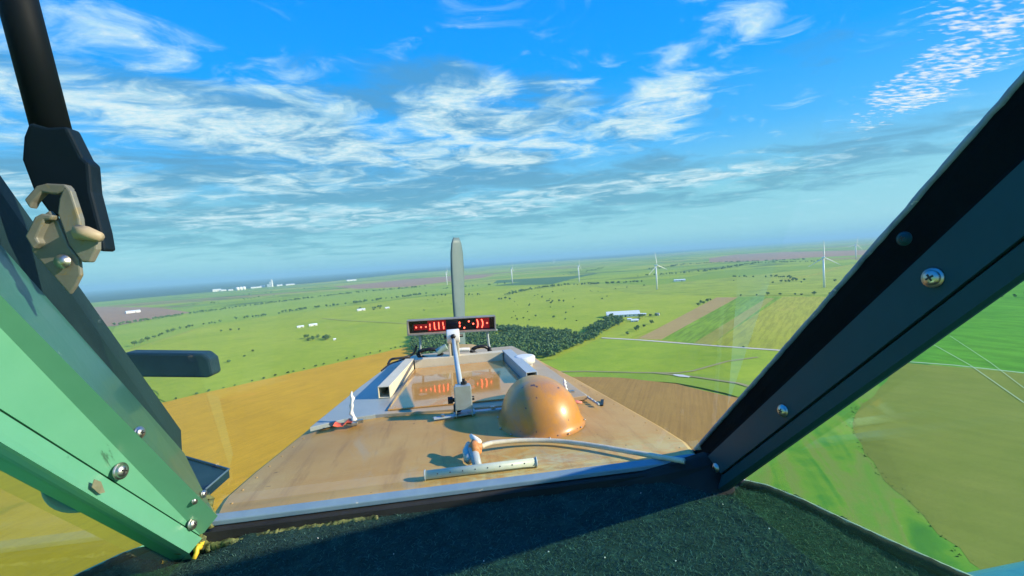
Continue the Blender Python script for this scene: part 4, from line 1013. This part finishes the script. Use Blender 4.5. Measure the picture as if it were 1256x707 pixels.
for j in range(gy):
    for i in range(gx):
        x, y = -1.2+i*STEP, -.05+j*STEP
        if inpoly(x, y, Q):
            ids = []
            for a, b in ((0, 0), (1, 0), (1, 1), (0, 1)):
                k = (i+a, j+b)
                if k not in idx: idx[k] = len(V); V.append((-1.2+k[0]*STEP, -.05+k[1]*STEP, matz(-1.2+k[0]*STEP, -.05+k[1]*STEP)))
                ids.append(idx[k])
            f_.append(tuple(ids))
cm.add(V, f_, True)
rd = random.Random(2)
NF = 26000; fv = []; ff = []
while len(ff) < NF*2:
    x, y = rd.uniform(-.85, .9), rd.uniform(.42, 1.0)
    if not inpoly(x, y, Q): continue
    a = rd.uniform(0, 6.28); l = rd.uniform(.004, .016); wv_ = .00042; z = matz(x, y)
    d = Vector((math.cos(a), math.sin(a), 0)); n_ = Vector((-d.y, d.x, 0))*wv_; p = Vector((x, y, z-.0005)); b = p+d*l*.45+Vector((0, 0, rd.uniform(.001, .004))); c = p+d*l+Vector((n_.x*8*rd.uniform(-1, 1), n_.y*8, rd.uniform(-.0005, .004)))
    o = len(fv); fv += [p-n_, p+n_, b-n_, b+n_, c-n_*.4, c+n_*.4]; ff += [(o, o+1, o+3, o+2), (o+2, o+3, o+5, o+4)]
cm.add(fv, ff, False, 1)
fm, ft, fb = new_mat('carpet_fibre'); gi = ft.n('ShaderNodeNewGeometry').outputs['Random Per Island']
ft.put(fb.inputs['Base Color'], ft.ramp(gi, [(0, (.006, .02, .022)), (.7, (.022, .07, .062)), (1, (.09, .20, .15))])); fb.inputs['Roughness'].default_value = .9
single(cm, 'dashboard_mat', [mm, fm], A(0, .7, -.56), 'dark green fuzzy carpet mat filling the top of the instrument coaming', 'mat')
cr_ = MB()
for _ in range(26):
    x, y = rd.uniform(-.6, .7), rd.uniform(.55, .98)
    if inpoly(x, y, Q): q = Vector((x, y, matz(x, y)+.002)); s = rd.uniform(.0006, .0018); cr_.box(q, (s, s*1.6, s), Matrix.Rotation(rd.random()*3, 3, 'Z'))
tag(cr_.build('crumbs', M_white), 'tiny pale crumbs scattered on the dark mat', 'crumbs', kind='stuff')

# ------------------------------------------------------------------ outside mirror, left
mr = MB(); xm = 1.30
q0, q1, q2, q3, q4 = aty(150, 433, xm), aty(248, 434, xm), aty(257, 441, xm), aty(261, 460, xm), aty(150, 463, xm)
mr.prism([q0, q1, q2, q3, aty(255, 464, xm), q4], (.0, .05, 0)); single(mr, 'side_mirror', M_navy, q0, 'dark blue rounded mirror arm sticking out beside the left window post', 'mirror', bevel=.006)

# ------------------------------------------------------------------ upper left strut, sleeve, clamp
cs = thing('canopy_strut', aty(70, 330, .72), 'black canopy strut in a dark sleeve held by a tan metal clamp, upper left', 'strut')
m_ = MB(); ta, tb = aty(14, -30, .72), aty(64, 162, .72); m_.tube([ta+(ta-tb)*.7, tb], .0212, 20); part(m_, 'tube', worn('black_tube', (.002, .004, .006), (.004, .007, .011), .6, spec=.12, nscale=6, bumpd=.0002), cs)
def plate(pxs, y, th, name, mat_, bev=.002):
    m_ = MB(); m_.prism([aty(x, yy, y) for x, yy in pxs], (0, th, 0)); return part(m_, name, mat_, cs, bevel=bev)
plate([(35, 150), (56, 156), (81, 155), (100, 193), (108, 200), (111, 235), (124, 285), (128, 308), (121, 309), (116, 288), (96, 275), (60, 262), (41, 236), (26, 196), (28, 168)], .690, .024, 'sleeve', worn('dark_sleeve', (.002, .008, .014), (.005, .014, .024), .6, spec=.15, nscale=6, bumpd=.0003), .006)
M_tan = worn('tan_clamp_metal', (.15, .155, .13), (.23, .23, .19), .45, .2, nscale=14, bumpd=.0006, spots=(.22, .19, .11), spot_amt=.58)
plate([(46, 268), (60, 258), (70, 268), (84, 302), (97, 318), (99, 338), (92, 352), (85, 362), (38, 308), (44, 290)], .655, .006, 'clamp_plate', M_tan)
plate([(29, 245), (44, 228), (56, 225), (79, 226), (84, 232), (80, 234), (70, 238), (62, 238), (51, 236), (40, 248), (36, 256)], .652, .012, 'clamp_hook', M_tan)
plate([(79, 226), (86, 234), (97, 268), (98, 278), (112, 288), (118, 290), (118, 306), (110, 322), (100, 322), (84, 300), (70, 262), (72, 244)], .652, .010, 'clamp_cheek', M_tan)
plate([(30, 290), (42, 266), (50, 262), (64, 264), (62, 270), (54, 270), (44, 292), (48, 298), (40, 306)], .645, .012, 'clamp_clip', M_tan)
m_ = MB(); m_.tube([aty(96, 286, .648), aty(108, 287, .647), aty(124, 291, .647)], [.010, .008, .006], 8, .2); part(m_, 'clamp_wire', worn('rust_wire', (.36, .29, .18), (.45, .38, .26), .5, nscale=40), cs)
m_ = MB(); m_.lathe(aty(77, 321, .650), [(.009, 0), (.009, .0015), (.0065, .002), (.0055, .004), (.002, .005)], 16, (0.2, -1, .1)); part(m_, 'bolt', M_steel, cs)

# ------------------------------------------------------------------ done
for o in ROOTS:
    if '_b' in o: del o['_b']
S.view_settings.view_transform = 'Standard'; S.view_settings.look = 'None'; S.view_settings.gamma = 1; S.view_settings.exposure = 0.8
S.view_settings.use_curve_mapping = False
S.cycles.max_bounces = 5; S.cycles.diffuse_bounces = 3; S.cycles.transparent_max_bounces = 16; S.cycles.volume_bounces = 0
S.cycles.use_denoising = True
